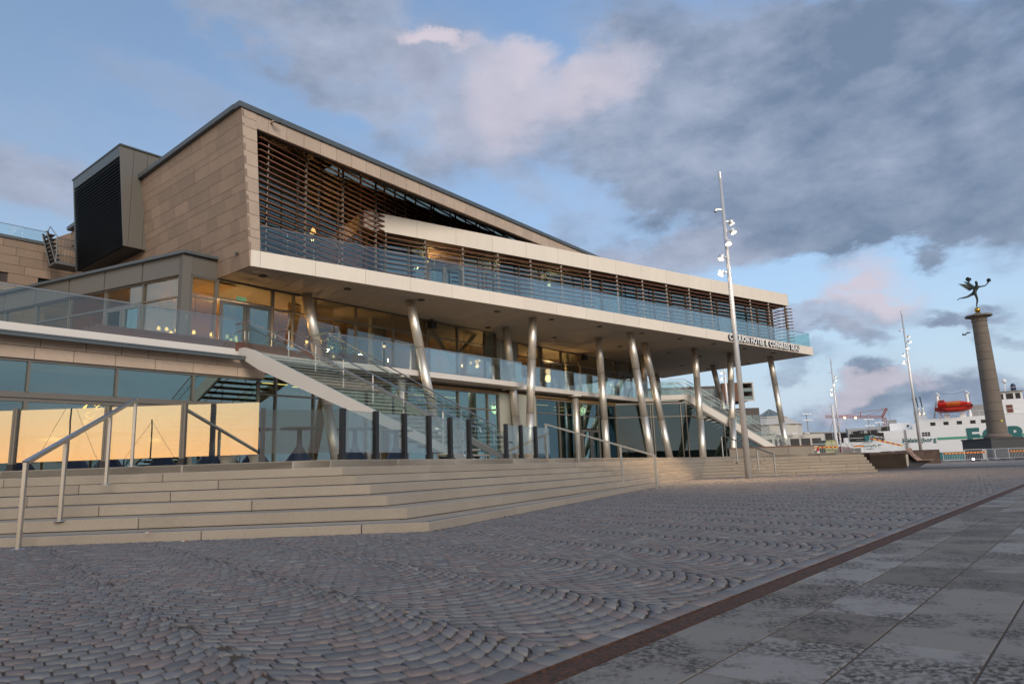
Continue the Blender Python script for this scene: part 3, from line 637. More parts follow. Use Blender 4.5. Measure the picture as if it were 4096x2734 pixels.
for a, b in zip(gc[:-1], gc[1:]):
    A0, A1 = lp(a+.04, .8), lp(b-.04, .8); z0, z1 = zsf(*A0), zsf(*A1); nn = (ln_.x*.012, ln_.y*.012, 0)
    part('window_pane', mb().extr([(*A0,9.42),(*A1,9.42),(*A1,z1),(*A0,z0)], nn), 'glass_dim', gw)
    if b < 25: part('mullion', mb().bar((*lp(b,.8),9.42), (*lp(b,.8),zsf(*lp(b,.8))), .07, .12), 'cladding', gw)
for k in range(3): part('wall_panel', mb().slab(lp(.75+1.05*k, 1.1), lp(1.75+1.05*k, 1.1), 9.36, zsf(*lp(.8+1.05*k,.8))-.05, .05), 'beige_wall')
# pavilion
pa = Vector((21.62, 25.33)); pb = Vector((54.7, 16.3)); pdv = (pb-pa); plen = pdv.length; pdv.normalize(); pn = Vector((-pdv.y, pdv.x))
pp = lambda x, o=0: (pa.x+pdv.x*x+pn.x*o, pa.y+pdv.y*x+pn.y*o)
ZB0, ZB1 = 12.57, 13.50
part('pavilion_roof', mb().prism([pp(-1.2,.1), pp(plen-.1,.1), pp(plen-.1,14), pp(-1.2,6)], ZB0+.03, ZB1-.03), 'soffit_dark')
pf = part('pavilion_fascia', mb().slab(pp(-1.1,.05), pp(plen-.02,.05), ZB0+.01, ZB1-.01, .1), 'joint')
xs = [-1.15, 1.73]+[1.73+2.33*k for k in range(1, 15)]; xs = [v for v in xs if v < plen-1]+[plen]
for a, b in zip(xs[:-1], xs[1:]): part('fascia_panel', mb().slab(pp(a+.006), pp(b-.006), ZB0, ZB1, .06), 'white_panel', pf)
part('fascia_panel', mb().slab(pp(plen,.0), pp(plen,14), ZB0, ZB1, .06), 'white_panel', pf)
ps = part('louvre_screen', mb().bar((*pp(.05,.1),9.34), (*pp(.05,.1),12.57), .06, .06), 'frame')
x = 2.27
while x < plen:
    part('louvre_post', mb().bar((*pp(x,.12),9.34), (*pp(x,.12),12.56), .10, .05), 'frame', ps); x += 2.27
gaps = [(2.55, 4.7), (15.4, 17.4), (27.5, 29.2)]   # openings where terrace doors interrupt the lower slats
for k, zz in enumerate([9.5+.257*j for j in range(12)]):
    runs = [(0, plen+.35)]
    if zz < 11.4:
        runs = []; x0 = 0
        for a, b in gaps: runs.append((x0, a)); x0 = b
        runs.append((x0, plen+.35))
    for a, b in runs:
        part('louvre', mb().hexa([(*pp(a),zz-.018),(*pp(b),zz-.018),(*pp(b,.13),zz+.02),(*pp(a,.13),zz+.02),(*pp(a),zz+.018),(*pp(b),zz+.018),(*pp(b,.13),zz+.056),(*pp(a,.13),zz+.056)]), 'wood_louvre', ps)
for zz in [9.5+.257*j for j in range(12)]:   # return of the screen round the far end
    part('louvre', mb().hexa([(*pp(plen-.1,-.1),zz-.018),(*pp(plen+.28,-.1),zz+.03),(*pp(plen+.28,5),zz+.03),(*pp(plen-.1,5),zz-.018),(*pp(plen-.1,-.1),zz+.02),(*pp(plen+.28,-.1),zz+.068),(*pp(plen+.28,5),zz+.068),(*pp(plen-.1,5),zz+.02)]), 'wood_louvre', ps)
for o_ in (.3, 1.8, 3.3, 4.8): part('louvre_post', mb().bar((*pp(plen-.12,o_),9.34), (*pp(plen-.12,o_),12.56), .08, .08), 'frame', ps)
pg = glazing('glass_wall', pp(-.6,.85), pp(plen-1.0,.85), [0,.95,2.3,3.35,5.5,6.6,7.6,9.4,10.9,12.6,14.3,15.9,17.6,19.0,20.6,22.2,23.8,25.4,27.2,28.8,30.6,32.0,33.3], [9.35, 12.56], 'glass_coat', frame='cladding', skip=((3,0),))
glazing('glass_wall', pp(plen-1.0,.85), pp(plen-1.0,12), [0,2,4,6,8,11], [9.35, 12.56], 'glass_coat', frame='cladding')
door_pair('door', pp(2.78,.84), pp(4.85,.84), 9.35, 11.55, 'glass_coat', 'pale framed double door on the upper deck behind the glass rail')
part('transom_pane', mb().slab(pp(2.8,.9), pp(4.85,.9), 11.6, 12.5, .012), 'glass_win')
part('pavilion_wall', mb().slab(pp(-1,4.5), pp(12,4.5), 9.35, 12.56, .1), 'amber_wall'); part('pavilion_wall', mb().slab(pp(12,5.5), pp(plen-2,5.5), 9.35, 12.56, .1), 'olive_wall')
part('wall_panel', mb().slab(pp(7.7,1.1), pp(9.35,1.1), 9.36, 12.5, .05), 'beige_wall')

# ---- slanted columns: brushed steel tubes in three welded lengths
cols = [((-9.05,29.75),(-7.17,28.16)),((-4.74,31.57),(-3.26,31.36)),((-.31,38.59),(.24,37.79)),((1.17,36.33),(.64,36.33)),((5.46,42.83),(5.57,42.83)),((7.25,41.51),(8.01,41.51)),((8.79,45.28),(9.94,45.28)),((9.7,50.43),(9.4,50.43)),((12.89,61.69),(13.75,61.69)),((12.9,48.25),(12.14,45.5)),((16.7,57.2),(17.91,57.2)),((16.27,51.06),(14.43,46.5)),((20.14,53.46),(20.72,53.46))]
for (a, b) in cols:
    P0 = Vector((*b, ZPT)); P1 = Vector((*a, ZS+.02)); f = lambda k: P0.lerp(P1, k)
    c = obj('column', MB().tube([f(0), f(.33)], .22, 28), M_['steel'], H, smooth=True)
    obj('column_length', MB().tube([f(.332), f(.70)], .22, 28), M_['steel'], c, smooth=True)
    obj('column_length', MB().tube([f(.702), f(1)], .22, 28), M_['steel'], c, smooth=True)
for s, t in ((21.1, 23.7), (35.65, 24.0)):
    c = obj('support_post', MB().tube([B(s,t,ZPT), B(s,t,5.05)], .2, 24), M_['steel'], H, smooth=True)
    obj('post_head', MB().lathe([(0,5.045),(.42,5.045),(.42,5.13),(0,5.13)], 20, (*B(s,t,0)[:2],0)), M_['white_steel'], c)
s, t = 29.25, 24.0
obj('post_collar', MB().lathe([(.24,5.05),(.45,5.05),(.45,5.13),(.24,5.13)], 20, (*B(s,t,0)[:2],0)), M_['white_steel'], H)
# ================================================================ GROUND
M_['granite'] = mat('warm_granite', (.305,.26,.208), .85, var=.10, obvar=.07, scale=1.1, col2=(.26,.22,.175), speck=.22, speck_scale=60, bump=.25, bscale=120)
M_['granite_top'] = mat('granite_terrace', (.36,.32,.27), .85, var=.10, scale=1.2, speck=.15, speck_scale=50)
M_['inlay'] = mat('slate_inlay', (.06,.07,.11), .5)
M_['corten'] = mat('corten_steel', (.055,.032,.022), .65, metal=.2, var=.35, scale=1.1, col2=(.085,.055,.04), stretch=(1,1,1.6), bump=.2, bscale=14)
M_['rust'] = mat('rusty_channel', (.026,.012,.008), .85, var=.5, scale=42, col2=(.085,.032,.013), bump=1.0, bscale=50)
M_['dirt'] = mat('joint_dirt', (.062,.043,.032), .95, var=.35, scale=14)
def slab_material():
    m = mat('concrete_slab', (.175,.160,.143), .8, var=.12, obvar=.0, scale=2.2, bump=.12, bscale=90)
    t = m.node_tree; b = t.nodes['Principled BSDF']; src = b.inputs['Base Color'].links[0].from_socket
    at = t.nodes.new('ShaderNodeAttribute'); at.attribute_name = 'tint'
    mx = t.nodes.new('ShaderNodeMix'); mx.data_type = 'RGBA'; mx.blend_type = 'MULTIPLY'; mx.inputs[0].default_value = 1; t.links.new(src, mx.inputs[6]); t.links.new(at.outputs['Color'], mx.inputs[7])
    tc = t.nodes.new('ShaderNodeTexCoord'); geo = t.nodes.new('ShaderNodeNewGeometry')
    def nz(sc, de, ro): 
        n = t.nodes.new('ShaderNodeTexNoise'); n.inputs['Scale'].default_value = sc; n.inputs['Detail'].default_value = de; n.inputs['Roughness'].default_value = ro; t.links.new(geo.outputs['Position'], n.inputs[0]); return n.outputs['Fac']
    def mr(v, a, c):
        n = t.nodes.new('ShaderNodeMapRange'); n.interpolation_type = 'SMOOTHSTEP'; n.inputs[1].default_value = a; n.inputs[2].default_value = c; t.links.new(v, n.inputs[0]); return n.outputs[0]
    def mm(op, a, c):
        n = t.nodes.new('ShaderNodeMath'); n.operation = op; n.use_clamp = True
        for i, v in enumerate((a, c)):
            if isinstance(v, (int, float)): n.inputs[i].default_value = v
            else: t.links.new(v, n.inputs[i])
        return n.outputs[0]
    big = mr(nz(1.9, 6, .65), .44, .58); fine = mr(nz(38, 4, .65), .42, .56); dirt = mm('MULTIPLY', big, fine)
    vo = t.nodes.new('ShaderNodeTexVoronoi'); vo.inputs['Scale'].default_value = 17; t.links.new(geo.outputs['Position'], vo.inputs[0])
    spot = mm('MULTIPLY', mm('LESS_THAN', vo.outputs['Distance'], .15), mr(nz(9, 2, .5), .45, .55))
    f = mm('MAXIMUM', mm('MULTIPLY', dirt, 1.0), mm('MULTIPLY', spot, .75))
    m2 = t.nodes.new('ShaderNodeMix'); m2.data_type = 'RGBA'; t.links.new(f, m2.inputs[0]); t.links.new(mx.outputs[2], m2.inputs[6]); m2.inputs[7].default_value = (.034,.027,.021,1)
    t.links.new(m2.outputs[2], b.inputs['Base Color']); return m
M_['slab'] = slab_material()
def sett_material():
    m = mat('granite_sett', (1,1,1), .72, bump=.25, bscale=70); t = m.node_tree; b = t.nodes['Principled BSDF']
    at = t.nodes.new('ShaderNodeAttribute'); at.attribute_name = 'tint'; geo = t.nodes.new('ShaderNodeNewGeometry')
    no = t.nodes.new('ShaderNodeTexNoise'); no.inputs['Scale'].default_value = 30; no.inputs['Detail'].default_value = 4; t.links.new(geo.outputs['Position'], no.inputs[0])
    n2 = t.nodes.new('ShaderNodeTexNoise'); n2.inputs['Scale'].default_value = .45; n2.inputs['Detail'].default_value = 4; t.links.new(geo.outputs['Position'], n2.inputs[0])
    ad = t.nodes.new('ShaderNodeMath'); ad.operation = 'MULTIPLY_ADD'; ad.inputs[1].default_value = .55; ad.inputs[2].default_value = .72; t.links.new(no.outputs['Fac'], ad.inputs[0])
    a2 = t.nodes.new('ShaderNodeMath'); a2.operation = 'MULTIPLY_ADD'; a2.inputs[1].default_value = .35; t.links.new(n2.outputs['Fac'], a2.inputs[0]); a2.inputs[2].default_value = .82
    a3 = t.nodes.new('ShaderNodeMath'); a3.operation = 'MULTIPLY'; t.links.new(ad.outputs[0], a3.inputs[0]); t.links.new(a2.outputs[0], a3.inputs[1])
    h = t.nodes.new('ShaderNodeHueSaturation'); t.links.new(a3.outputs[0], h.inputs['Value']); t.links.new(at.outputs['Color'], h.inputs['Color']); t.links.new(h.outputs[0], b.inputs['Base Color']); return m
M_['sett'] = sett_material()
def plaza_material():
    """Beyond the built setts: the same fans of stone, as colour only."""
    m = mat('far_setts', (.15,.14,.135), .8, var=.12, scale=.5); t = m.node_tree; b = t.nodes['Principled BSDF']; src = b.inputs['Base Color'].links[0].from_socket
    geo = t.nodes.new('ShaderNodeNewGeometry')
    def dotp(v): n = t.nodes.new('ShaderNodeVectorMath'); n.operation = 'DOT_PRODUCT'; t.links.new(geo.outputs['Position'], n.inputs[0]); n.inputs[1].default_value = v; return n.outputs['Value']
    def mm(op, a, c=0.0, e=0.0):
        n = t.nodes.new('ShaderNodeMath'); n.operation = op
        for i, v in enumerate((a, c, e)):
            if isinstance(v, (int, float)): n.inputs[i].default_value = v
            else: t.links.new(v, n.inputs[i])
        return n.outputs[0]
    q = dotp((.7771,.6293,0)); p = dotp((.6293,-.7771,0))
    x = mm('MULTIPLY', mm('SUBTRACT', mm('FRACT', mm('DIVIDE', q, LANE)), .5), LANE)
    arc = mm('SQRT', mm('SUBTRACT', ARC_R*ARC_R, mm('MULTIPLY', x, x)))
    fr = mm('FRACT', mm('DIVIDE', mm('SUBTRACT', p, arc), PITCH)); j = mm('LESS_THAN', fr, .16)
    mx = t.nodes.new('ShaderNodeMix'); mx.data_type = 'RGBA'; t.links.new(mm('MULTIPLY', j, .6), mx.inputs[0]); t.links.new(src, mx.inputs[6]); mx.inputs[7].default_value = (.06,.05,.042,1)
    t.links.new(mx.outputs[2], b.inputs['Base Color']); return m
LANE, ARC_R, PITCH = .98, .60, .104
M_['plaza'] = plaza_material()
QUAY = 84.0
g = MB().add([(-900,-900,-.035),(900,-900,-.035),(900,QUAY,-.035),(-900,QUAY,-.035)], [(0,1,2,3)])
g.add([(900,QUAY,-.035),(36,QUAY,-.035),(36,QUAY,-3),(900,QUAY,-3)], [(0,1,2,3)])
g.add([(-900,QUAY,-.035),(36,QUAY,-.035),(36,105,-.035),(-900,105,-.035)], [(0,1,2,3)])
g.add([(-3000,105,-.035),(66,105,-.035),(66,3500,-.035),(-3000,3500,-.035)], [(0,1,2,3)])
g.add([(36,QUAY,-.035),(36,105,-.035),(36,105,-3),(36,QUAY,-3)], [(0,1,2,3)]); g.add([(36,105,-.035),(66,105,-.035),(66,105,-3),(36,105,-3)], [(0,1,2,3)]); g.add([(66,105,-.035),(66,168,-.035),(66,168,-3),(66,105,-3)], [(0,1,2,3)])
g.add([(66,168,-.035),(170,168,-.035),(170,3500,-.035),(66,3500,-.035)], [(0,1,2,3)]); g.add([(66,168,-.035),(170,168,-.035),(170,168,-3),(66,168,-3)], [(0,1,2,3)])
plaza = struct(obj('plaza_ground', g, M_['plaza']))
def water_mat():
    m = mat('harbour_water', (.02,.035,.045), .12, bump=.35, bscale=1.6); return m
wat = struct(obj('harbour_water', MB().add([(30,80,-1.7),(4000,80,-1.7),(4000,5000,-1.7),(30,5000,-1.7)], [(0,1,2,3)]), water_mat()))

# camera test used only to leave out stones that no one could see from the plaza side of the photograph
_cr = np.array([_rx, _ry, _rz]).T
def in_view(x, y, margin=260):
    d = np.stack([x, y, np.full_like(x, -.72)], 0); c = np.array([np.array(_rx)*0]); 
    cx = _rx[0]*d[0]+0*d[1]; 
    rx = np.array((_rx[0], _ry[0], _rz[0])); 
    # camera axes: right=(.99935,.03595,0), up=(.00655,-.18212,-.98325)*, back=(-.03534,.98262,-.18224)*-1
    Rt = np.array([[0.99935,0.03595,0.0],[0.00655,-0.18212,-0.98325*-1],[ -0.03534,0.98262,-0.18224*-1]])
    return d
# steps: outline of the first riser and of the terrace edge (x,y)
ST_A = np.array([-1.13,9.0]); ST_dA = np.array([-.395,.70]); ST_B = np.array([9.15,35.0]); ST_dB = np.array([.21,.583]); ST_C = np.array([17.6,34.35]); ST_dC = np.array([.2,.63])
ST_L = np.array([-14.0,8.77]); ST_dL = np.array([-.012,.70])
H1 = .11; RR = (ZPT-H1)/6; TOPS = [H1+RR*i for i in range(7)]
def inside_steps(x, y):
    """True where the granite steps stand."""
    l1 = (y-(ST_A[1]+(x-ST_A[0])*.0178)) > -.02          # behind the left flight front
    dx, dy = ST_B-ST_A; l2 = (dx*(y-ST_A[1])-dy*(x-ST_A[0])) > -.03*hyp(dx, dy)   # left of the middle flight front
    dx3, dy3 = ST_C-ST_B; l3 = (dx3*(y-ST_B[1])-dy3*(x-ST_B[0])) > -.03*hyp(dx3, dy3)
    return (l1 & l2) | (l3 & (x > ST_B[0]) & (x < ST_C[0]))
us = np.array((.649,.760)); ls = np.array((.760,-.649)); P_STRIP0, P_STRIP1 = -1.697, -1.570
def visible(x, y):
    vx = .99935*x+.03595*y; d = np.stack([x, y, np.full(x.shape, -.72)])
    back = _rx[2]*d[0]+_ry[2]*d[1]+_rz[2]*d[2]
    return None
MW = np.array(cam.matrix_world.to_3x3())
def project(x, y, z=0.0):
    d = np.stack([x, y, np.zeros_like(x)+z-.72]); c = MW.T @ d; w = -c[2]
    return np.where(w > .1, 2048+2760*c[0]/np.maximum(w, .1), -9999), np.where(w > .1, 1367-2760*c[1]/np.maximum(w, .1), -9999), w
UF = np.array((sin(R(51)), cos(R(51)))); LF = np.array((sin(R(141)), cos(R(141))))    # the fans run a little askew of the channel
def setts():
    lanes = np.arange(-9, 66); rows = np.arange(-500, 70); K = 11
    half = LANE/2; amax = math.asin(half/ARC_R)
    ln_i, rw, kk = np.meshgrid(lanes, rows, np.arange(K+1), indexing='ij')
    ln_i = ln_i.ravel(); rw = rw.ravel(); kk = kk.ravel()
    r_ = np.random.default_rng(3)
    jit = r_.uniform(-.16, .16, (len(lanes), len(rows), K+2)); jit[..., 0] = 0; jit[..., -1] = 0
    off = (np.arange(len(rows)) % 2)*.5
    edges = np.clip((np.arange(K+2)[None, None, :]-off[None, :, None]+jit), 0, K)/K     # 0..1 along the arc
    e0 = edges[..., :-1].ravel(); e1 = edges[..., 1:].ravel(); ok = (e1-e0) > .03
    a0 = (e0*2-1)*amax; a1 = (e1*2-1)*amax
    x0 = ARC_R*np.sin(a0); x1 = ARC_R*np.sin(a1); y0 = ARC_R*np.cos(a0)-ARC_R*cos(amax); y1 = ARC_R*np.cos(a1)-ARC_R*cos(amax)
    qc = (ln_i+.5)*LANE; p0 = rw*PITCH+P_STRIP0-.36
    gj = .0055; g2 = .0095
    c = np.stack([np.stack([x0+gj, y0-g2]), np.stack([x1-gj, y1-g2]), np.stack([x1-gj, y1-PITCH+g2]), np.stack([x0+gj, y0-PITCH+g2])])  # 4,2,n (q,p)
    bj = r_.uniform(-.05, .05, (len(lanes)+1, len(rows))); li = ln_i-lanes[0]; ri = rw-rows[0]     # neighbouring fans bite into each other
    c[0, 0] += np.where(e0 <= 0, bj[li, ri], 0); c[3, 0] += np.where(e0 <= 0, bj[li, ri], 0); c[1, 0] += np.where(e1 >= 1, bj[li+1, ri], 0); c[2, 0] += np.where(e1 >= 1, bj[li+1, ri], 0)
    c[:, 0] += qc; c[:, 1] += p0
    c += r_.normal(0, .0036, c.shape)
    cen = c.mean(0); X = cen[0]*UF[0]+cen[1]*LF[0]; Y = cen[0]*UF[1]+cen[1]*LF[1]
    px, py, w = project(X, Y)
    ok &= (X*ls[0]+Y*ls[1] < P_STRIP0-.115) & (px > -60) & (px < 4160) & (py < 2800) & (Y > 1.2) & (Y < 46) & ~inside_steps(X, Y)
    ok &= ~((X > 17.0) & (Y > 36))
    c = c[:, :, ok]; n = c.shape[2]
    cx_ = c[:, 0]*UF[0]+c[:, 1]*LF[0]; cy_ = c[:, 0]*UF[1]+c[:, 1]*LF[1]
    c = np.stack([cx_*us[0]+cy_*us[1], np.minimum(cx_*ls[0]+cy_*ls[1], P_STRIP0-.132)], 1)
    # two straight courses along the channel
    ex = []
    for j, (pa_, wd) in enumerate(((P_STRIP0-.068, .11),)):
        q = -1.0
        while q < 50:
            l_ = r_.uniform(.09, .15); ex.append(np.array([[q+.005, pa_+wd/2], [q+l_-.005, pa_+wd/2], [q+l_-.005, pa_-wd/2], [q+.005, pa_-wd/2]])+r_.normal(0, .003, (4, 2))); q += l_
    ex = np.array(ex).transpose(1, 2, 0); c = np.concatenate([c, ex], 2); n = c.shape[2]
    X = c[:, 0]*us[0]+c[:, 1]*ls[0]; Y = c[:, 0]*us[1]+c[:, 1]*ls[1]       # 4,n
    mx_, my_ = X.mean(0), Y.mean(0); zt = np.abs(r_.normal(0, .0011, n))
    sh = .97
    Xi = mx_+(X-mx_)*sh; Yi = my_+(Y-my_)*sh; tilt = r_.normal(0, .0014, (4, n))
    V = np.zeros((n, 12, 3))
    for k in range(4):
        V[:, k] = np.stack([X[k], Y[k], np.full(n, -.034)], 1); V[:, 4+k] = np.stack([X[k], Y[k], zt-.0014], 1); V[:, 8+k] = np.stack([Xi[k], Yi[k], zt+tilt[k]*.5], 1)
    F = [(8,11,10,9)]+[(4+k, 8+k, 8+(k+1) % 4, 4+(k+1) % 4) for k in range(4)]+[(k, 4+k, 4+(k+1) % 4, (k+1) % 4) for k in range(4)]
    F = np.array([f[::-1] for f in F])
    pal = np.array([(.165,.163,.165),(.182,.180,.182),(.150,.148,.152),(.160,.158,.164),(.182,.155,.150),(.172,.143,.140),(.196,.162,.155),(.172,.170,.172),(.158,.132,.130),(.135,.133,.136),(.225,.215,.205)])
    pr = np.array([14,14,12,12,12,10,6,10,6,3,1.5]); ci = r_.choice(len(pal), n, p=pr/pr.sum()); tint = .84*pal[ci]*np.array([1.03,1.0,.97])*r_.uniform(.86, 1.12, (n, 1))
    d = np.hypot(mx_, my_); px, py, w = project(mx_, my_)
    seen = (px > 20) & (px < 4076) & (py < 2720)
    area = np.where(seen, 1/d, 0); order = np.argsort(-area); near = order[:300]; rest = np.setdiff1d(np.arange(n), near)
    def mesh(name, idx):
        me = bpy.data.meshes.new(name); v = V[idx].reshape(-1, 3); m_ = len(idx)
        f = (F[None]+(np.arange(m_)*12)[:, None, None]).reshape(-1, 4)
        me.vertices.add(len(v)); me.vertices.foreach_set('co', v.ravel()); me.loops.add(f.size); me.loops.foreach_set('vertex_index', f.ravel().astype(np.int32))
        me.polygons.add(len(f)); me.polygons.foreach_set('loop_start', np.arange(0, f.size, 4, dtype=np.int32)); me.polygons.foreach_set('loop_total', np.full(len(f), 4, np.int32))
        me.update(); at = me.color_attributes.new('tint', 'FLOAT_COLOR', 'POINT')
        col = np.concatenate([np.repeat(tint[idx], 12, 0), np.ones((len(v), 1))], 1); at.data.foreach_set('color', col.ravel().astype(np.float32))
        me.materials.append(M_['sett']); return me
    for i in near:
        o = bpy.data.objects.new('sett', mesh('sett', np.array([i]))); COL.objects.link(o); o.parent = plaza
    o = bpy.data.objects.new('sett_field', mesh('sett_field', rest)); COL.objects.link(o); o.parent = plaza; o['kind'] = 'stuff'
    return n
jb = obj('joint_bed', MB(lambda q, p, z: (q*us[0]+p*ls[0], q*us[1]+p*ls[1], z)).add([(-3,-42,-.0026),(48,-42,-.0026),(48,P_STRIP0-.01,-.0026),(-3,P_STRIP0-.01,-.0095)], [(0,1,2,3)]), M_['dirt'], plaza)
N_SETTS = setts(); print('setts', N_SETTS)

def G(q, p, z): return (q*us[0]+p*ls[0], q*us[1]+p*ls[1], z)
chan = struct(obj('drain_channel', MB(G).box(-3, 75, P_STRIP0-.004, P_STRIP1-.012, -.03, -.006), M_['rust']))
obj('channel_edge', MB(G).box(-3, 75, P_STRIP1-.012, P_STRIP1-.004, -.03, .001), M_['rust'], chan); obj('channel_edge', MB(G).box(-3, 75, P_STRIP0-.012, P_STRIP0-.004, -.03, .0), M_['rust'], chan)
pave = struct(obj('paving', MB(G).box(-3, 75, P_STRIP1, P_STRIP1+34, -.033, -.0015), M_['dirt']))
def slabs():
    r_ = np.random.default_rng(11); items = []; p = P_STRIP1+.004; row = 0
    while p < P_STRIP1+22:
        w = .35 if row == 0 else .383; q = -1.5-r_.uniform(0, .8)
        while q < 46:
            l_ = r_.choice([.62, .70, .80, .92]); cx, cy, _ = G(q+l_/2, p+w/2, 0); X = np.array([cx]); Y = np.array([cy])
            px, py, ww = project(X, Y)
            if Y[0] > .4 and -500 < px[0] < 4700 and py[0] < 3300: items.append((hyp(cx, cy), q, l_, p, w, px[0], py[0]))
            q += l_
        p += w; row += 1
    items.sort(key=lambda i: i[0] if (-100 < i[5] < 4200 and i[6] < 2850) else 1000+i[0])
    rest = MB(G); rc = []
    for k, (d, q, l_, p, w, px, py) in enumerate(items):
        g_ = .005; z = .0015+r_.normal(0, .0006); b_ = .0025
        m = MB(G) if k < 300 else rest
        x0, x1, y0, y1 = q+g_, q+l_-g_, p+g_, p+w-g_
        m.add([(x0,y0,-.025),(x1,y0,-.025),(x1,y1,-.025),(x0,y1,-.025),(x0,y0,z-.0012),(x1,y0,z-.0012),(x1,y1,z-.0012),(x0,y1,z-.0012),(x0+b_,y0+b_,z),(x1-b_,y0+b_,z),(x1-b_,y1-b_,z),(x0+b_,y1-b_,z)],
              [(8,9,10,11)]+[(4+i, 4+(i+1) % 4, 8+(i+1) % 4, 8+i) for i in range(4)]+[(i, (i+1) % 4, 4+(i+1) % 4, 4+i) for i in range(4)])
        tn = [(1,1,1.0),(.80,.77,.73),(1.22,1.24,1.30),(.92,.89,.86),(.70,.67,.64)][r_.choice(5, p=[.3,.25,.2,.15,.1])]
        if k < 300:
            o = obj('slab', m, M_['slab'], pave); me = o.data; at = me.color_attributes.new('tint', 'FLOAT_COLOR', 'POINT'); at.data.foreach_set('color', np.tile((*tn, 1), len(me.vertices)).astype(np.float32))
        else: rc.append(tn)
    if rc:
        o = obj('slab_field', rest, M_['slab'], pave); o['kind'] = 'stuff'; me = o.data; at = me.color_attributes.new('tint', 'FLOAT_COLOR', 'POINT')
        at.data.foreach_set('color', np.concatenate([np.tile((*c, 1), 12) for c in rc]).astype(np.float32))
slabs()

# ================================================================ GRANITE STEPS AND TERRACE
E7 = [tuple(ST_L+ST_dL*6), tuple(ST_A+ST_dA*6), tuple(ST_B+ST_dB*6), tuple(ST_C+ST_dC*6)]
terr = [E7[0], E7[1], E7[2], E7[3], (24.5, 60.5), (18, 72), (-34, 40), (-16, 13)]
steps = struct(obj('granite_steps', MB().prism([(p[0], p[1]) for p in terr], .02, ZPT-.012), M_['granite_top']))
def inset(k): # corner points of the front of course k (0..6)
    return [Vector(ST_L+ST_dL*k), Vector(ST_A+ST_dA*k), Vector(ST_B+ST_dB*k), Vector(ST_C+ST_dC*k)]
for k in range(7):
    pts = inset(k); z0 = (TOPS[k-1] if k else -.03)+.0; z1 = TOPS[k]
    for sgi in range(3):
        a, b = pts[sgi], pts[sgi+1]; d = (b-a); ln = d.length; d.normalize(); n = Vector((-d.y, d.x)); dep = .92 if k < 6 else .6
        lens = (1.9, 3.4) if sgi == 0 else ((2.0, 3.3) if sgi == 1 else (1.4, 3.0))
        x = 0.0 if sgi else rng.uniform(-1.5, 0)
        while x < ln-.01:
            e = x+rng.uniform(*lens)
            if ln-e < .7: e = ln
            g0 = .006 if x > 0 else 0; g1 = .006 if e < ln else 0
            def q(xx, o): p = a+d*xx+n*o; return (p.x, p.y)
            # mitred ends at the two corners
            m0 = 0; m1 = 0
            if sgi == 0 and e == ln: m1 = -ST_dA[0]*0
            poly = [q(max(x+g0, -9), 0), q(e-g1, 0), q(e-g1, dep), q(x+g0, dep)]
            if e == ln and sgi < 2:
                nxt = pts[sgi+2]-pts[sgi+1]; n2 = Vector((-nxt.y, nxt.x)).normalized(); bis = (n+n2); bis = bis/(bis.dot(n)); poly[2] = tuple(b+bis*dep)
            if x == 0 and sgi > 0:
                pv = pts[sgi]-pts[sgi-1]; n0 = Vector((-pv.y, pv.x)).normalized(); bis = (n+n0); bis = bis/(bis.dot(n)); poly[3] = tuple(a+bis*dep)
            dz = rng.normal(0, .0012)
            obj('step_block', MB().prism(poly, z0+.007, z1+dz), M_['granite'], steps, bevel=.007)
            x = e
    if k == 0:
        for sgi in range(3):   # dark inlaid warning line on the first tread
            a, b = pts[sgi], pts[sgi+1]; d = (b-a).normalized(); n = Vector((-d.y, d.x))
            obj('nosing_inlay', MB().slab(tuple(a+n*.075), tuple(b+n*.075), H1-.004, H1+.0035, .022), M_['inlay'], steps)
    # stepped right-hand return
    a = pts[3]; b = Vector(ST_C+ST_dC*6)+Vector((.25, 1.2)); d = b-a
    if k < 6 and d.length > .3:
        obj('step_block', MB().slab(tuple(a+Vector((-.012,.02))), tuple(b), z0+.007, z1-.002, 1.2), M_['granite'], steps, bevel=.007)
wallp = [(13.2,43.3),(16.54,42.44),(18.55,43.5),(18.3,44.3),(16.5,43.25),(13.4,44.05)]
gw_ = thing('granite_bench_wall', 'low granite wall with a timber seat edge at the right end of the terrace', 'wall', (16.5,43,ZPT))
obj('wall_block', MB().prism([(13.2,43.3),(16.53,42.44),(16.5,43.25),(13.4,44.05)], ZPT+.002, 1.53), M_['granite'], gw_, bevel=.01)
obj('wall_block', MB().prism([(16.545,42.445),(18.2,43.31),(17.95,44.11),(16.51,43.25)], ZPT+.002, 1.53), M_['granite'], gw_, bevel=.01)
obj('wall_block', MB().prism([(18.21,43.315),(18.55,43.5),(18.3,44.3),(17.96,44.115)], ZPT+.002, 1.53), M_['granite'], gw_, bevel=.01)
obj('timber_seat', MB().prism([(13.2,43.27),(16.54,42.41),(18.58,43.48),(18.3,44.35),(16.5,43.3),(13.4,44.1)], 1.532, 1.585), M_['deck'], gw_)

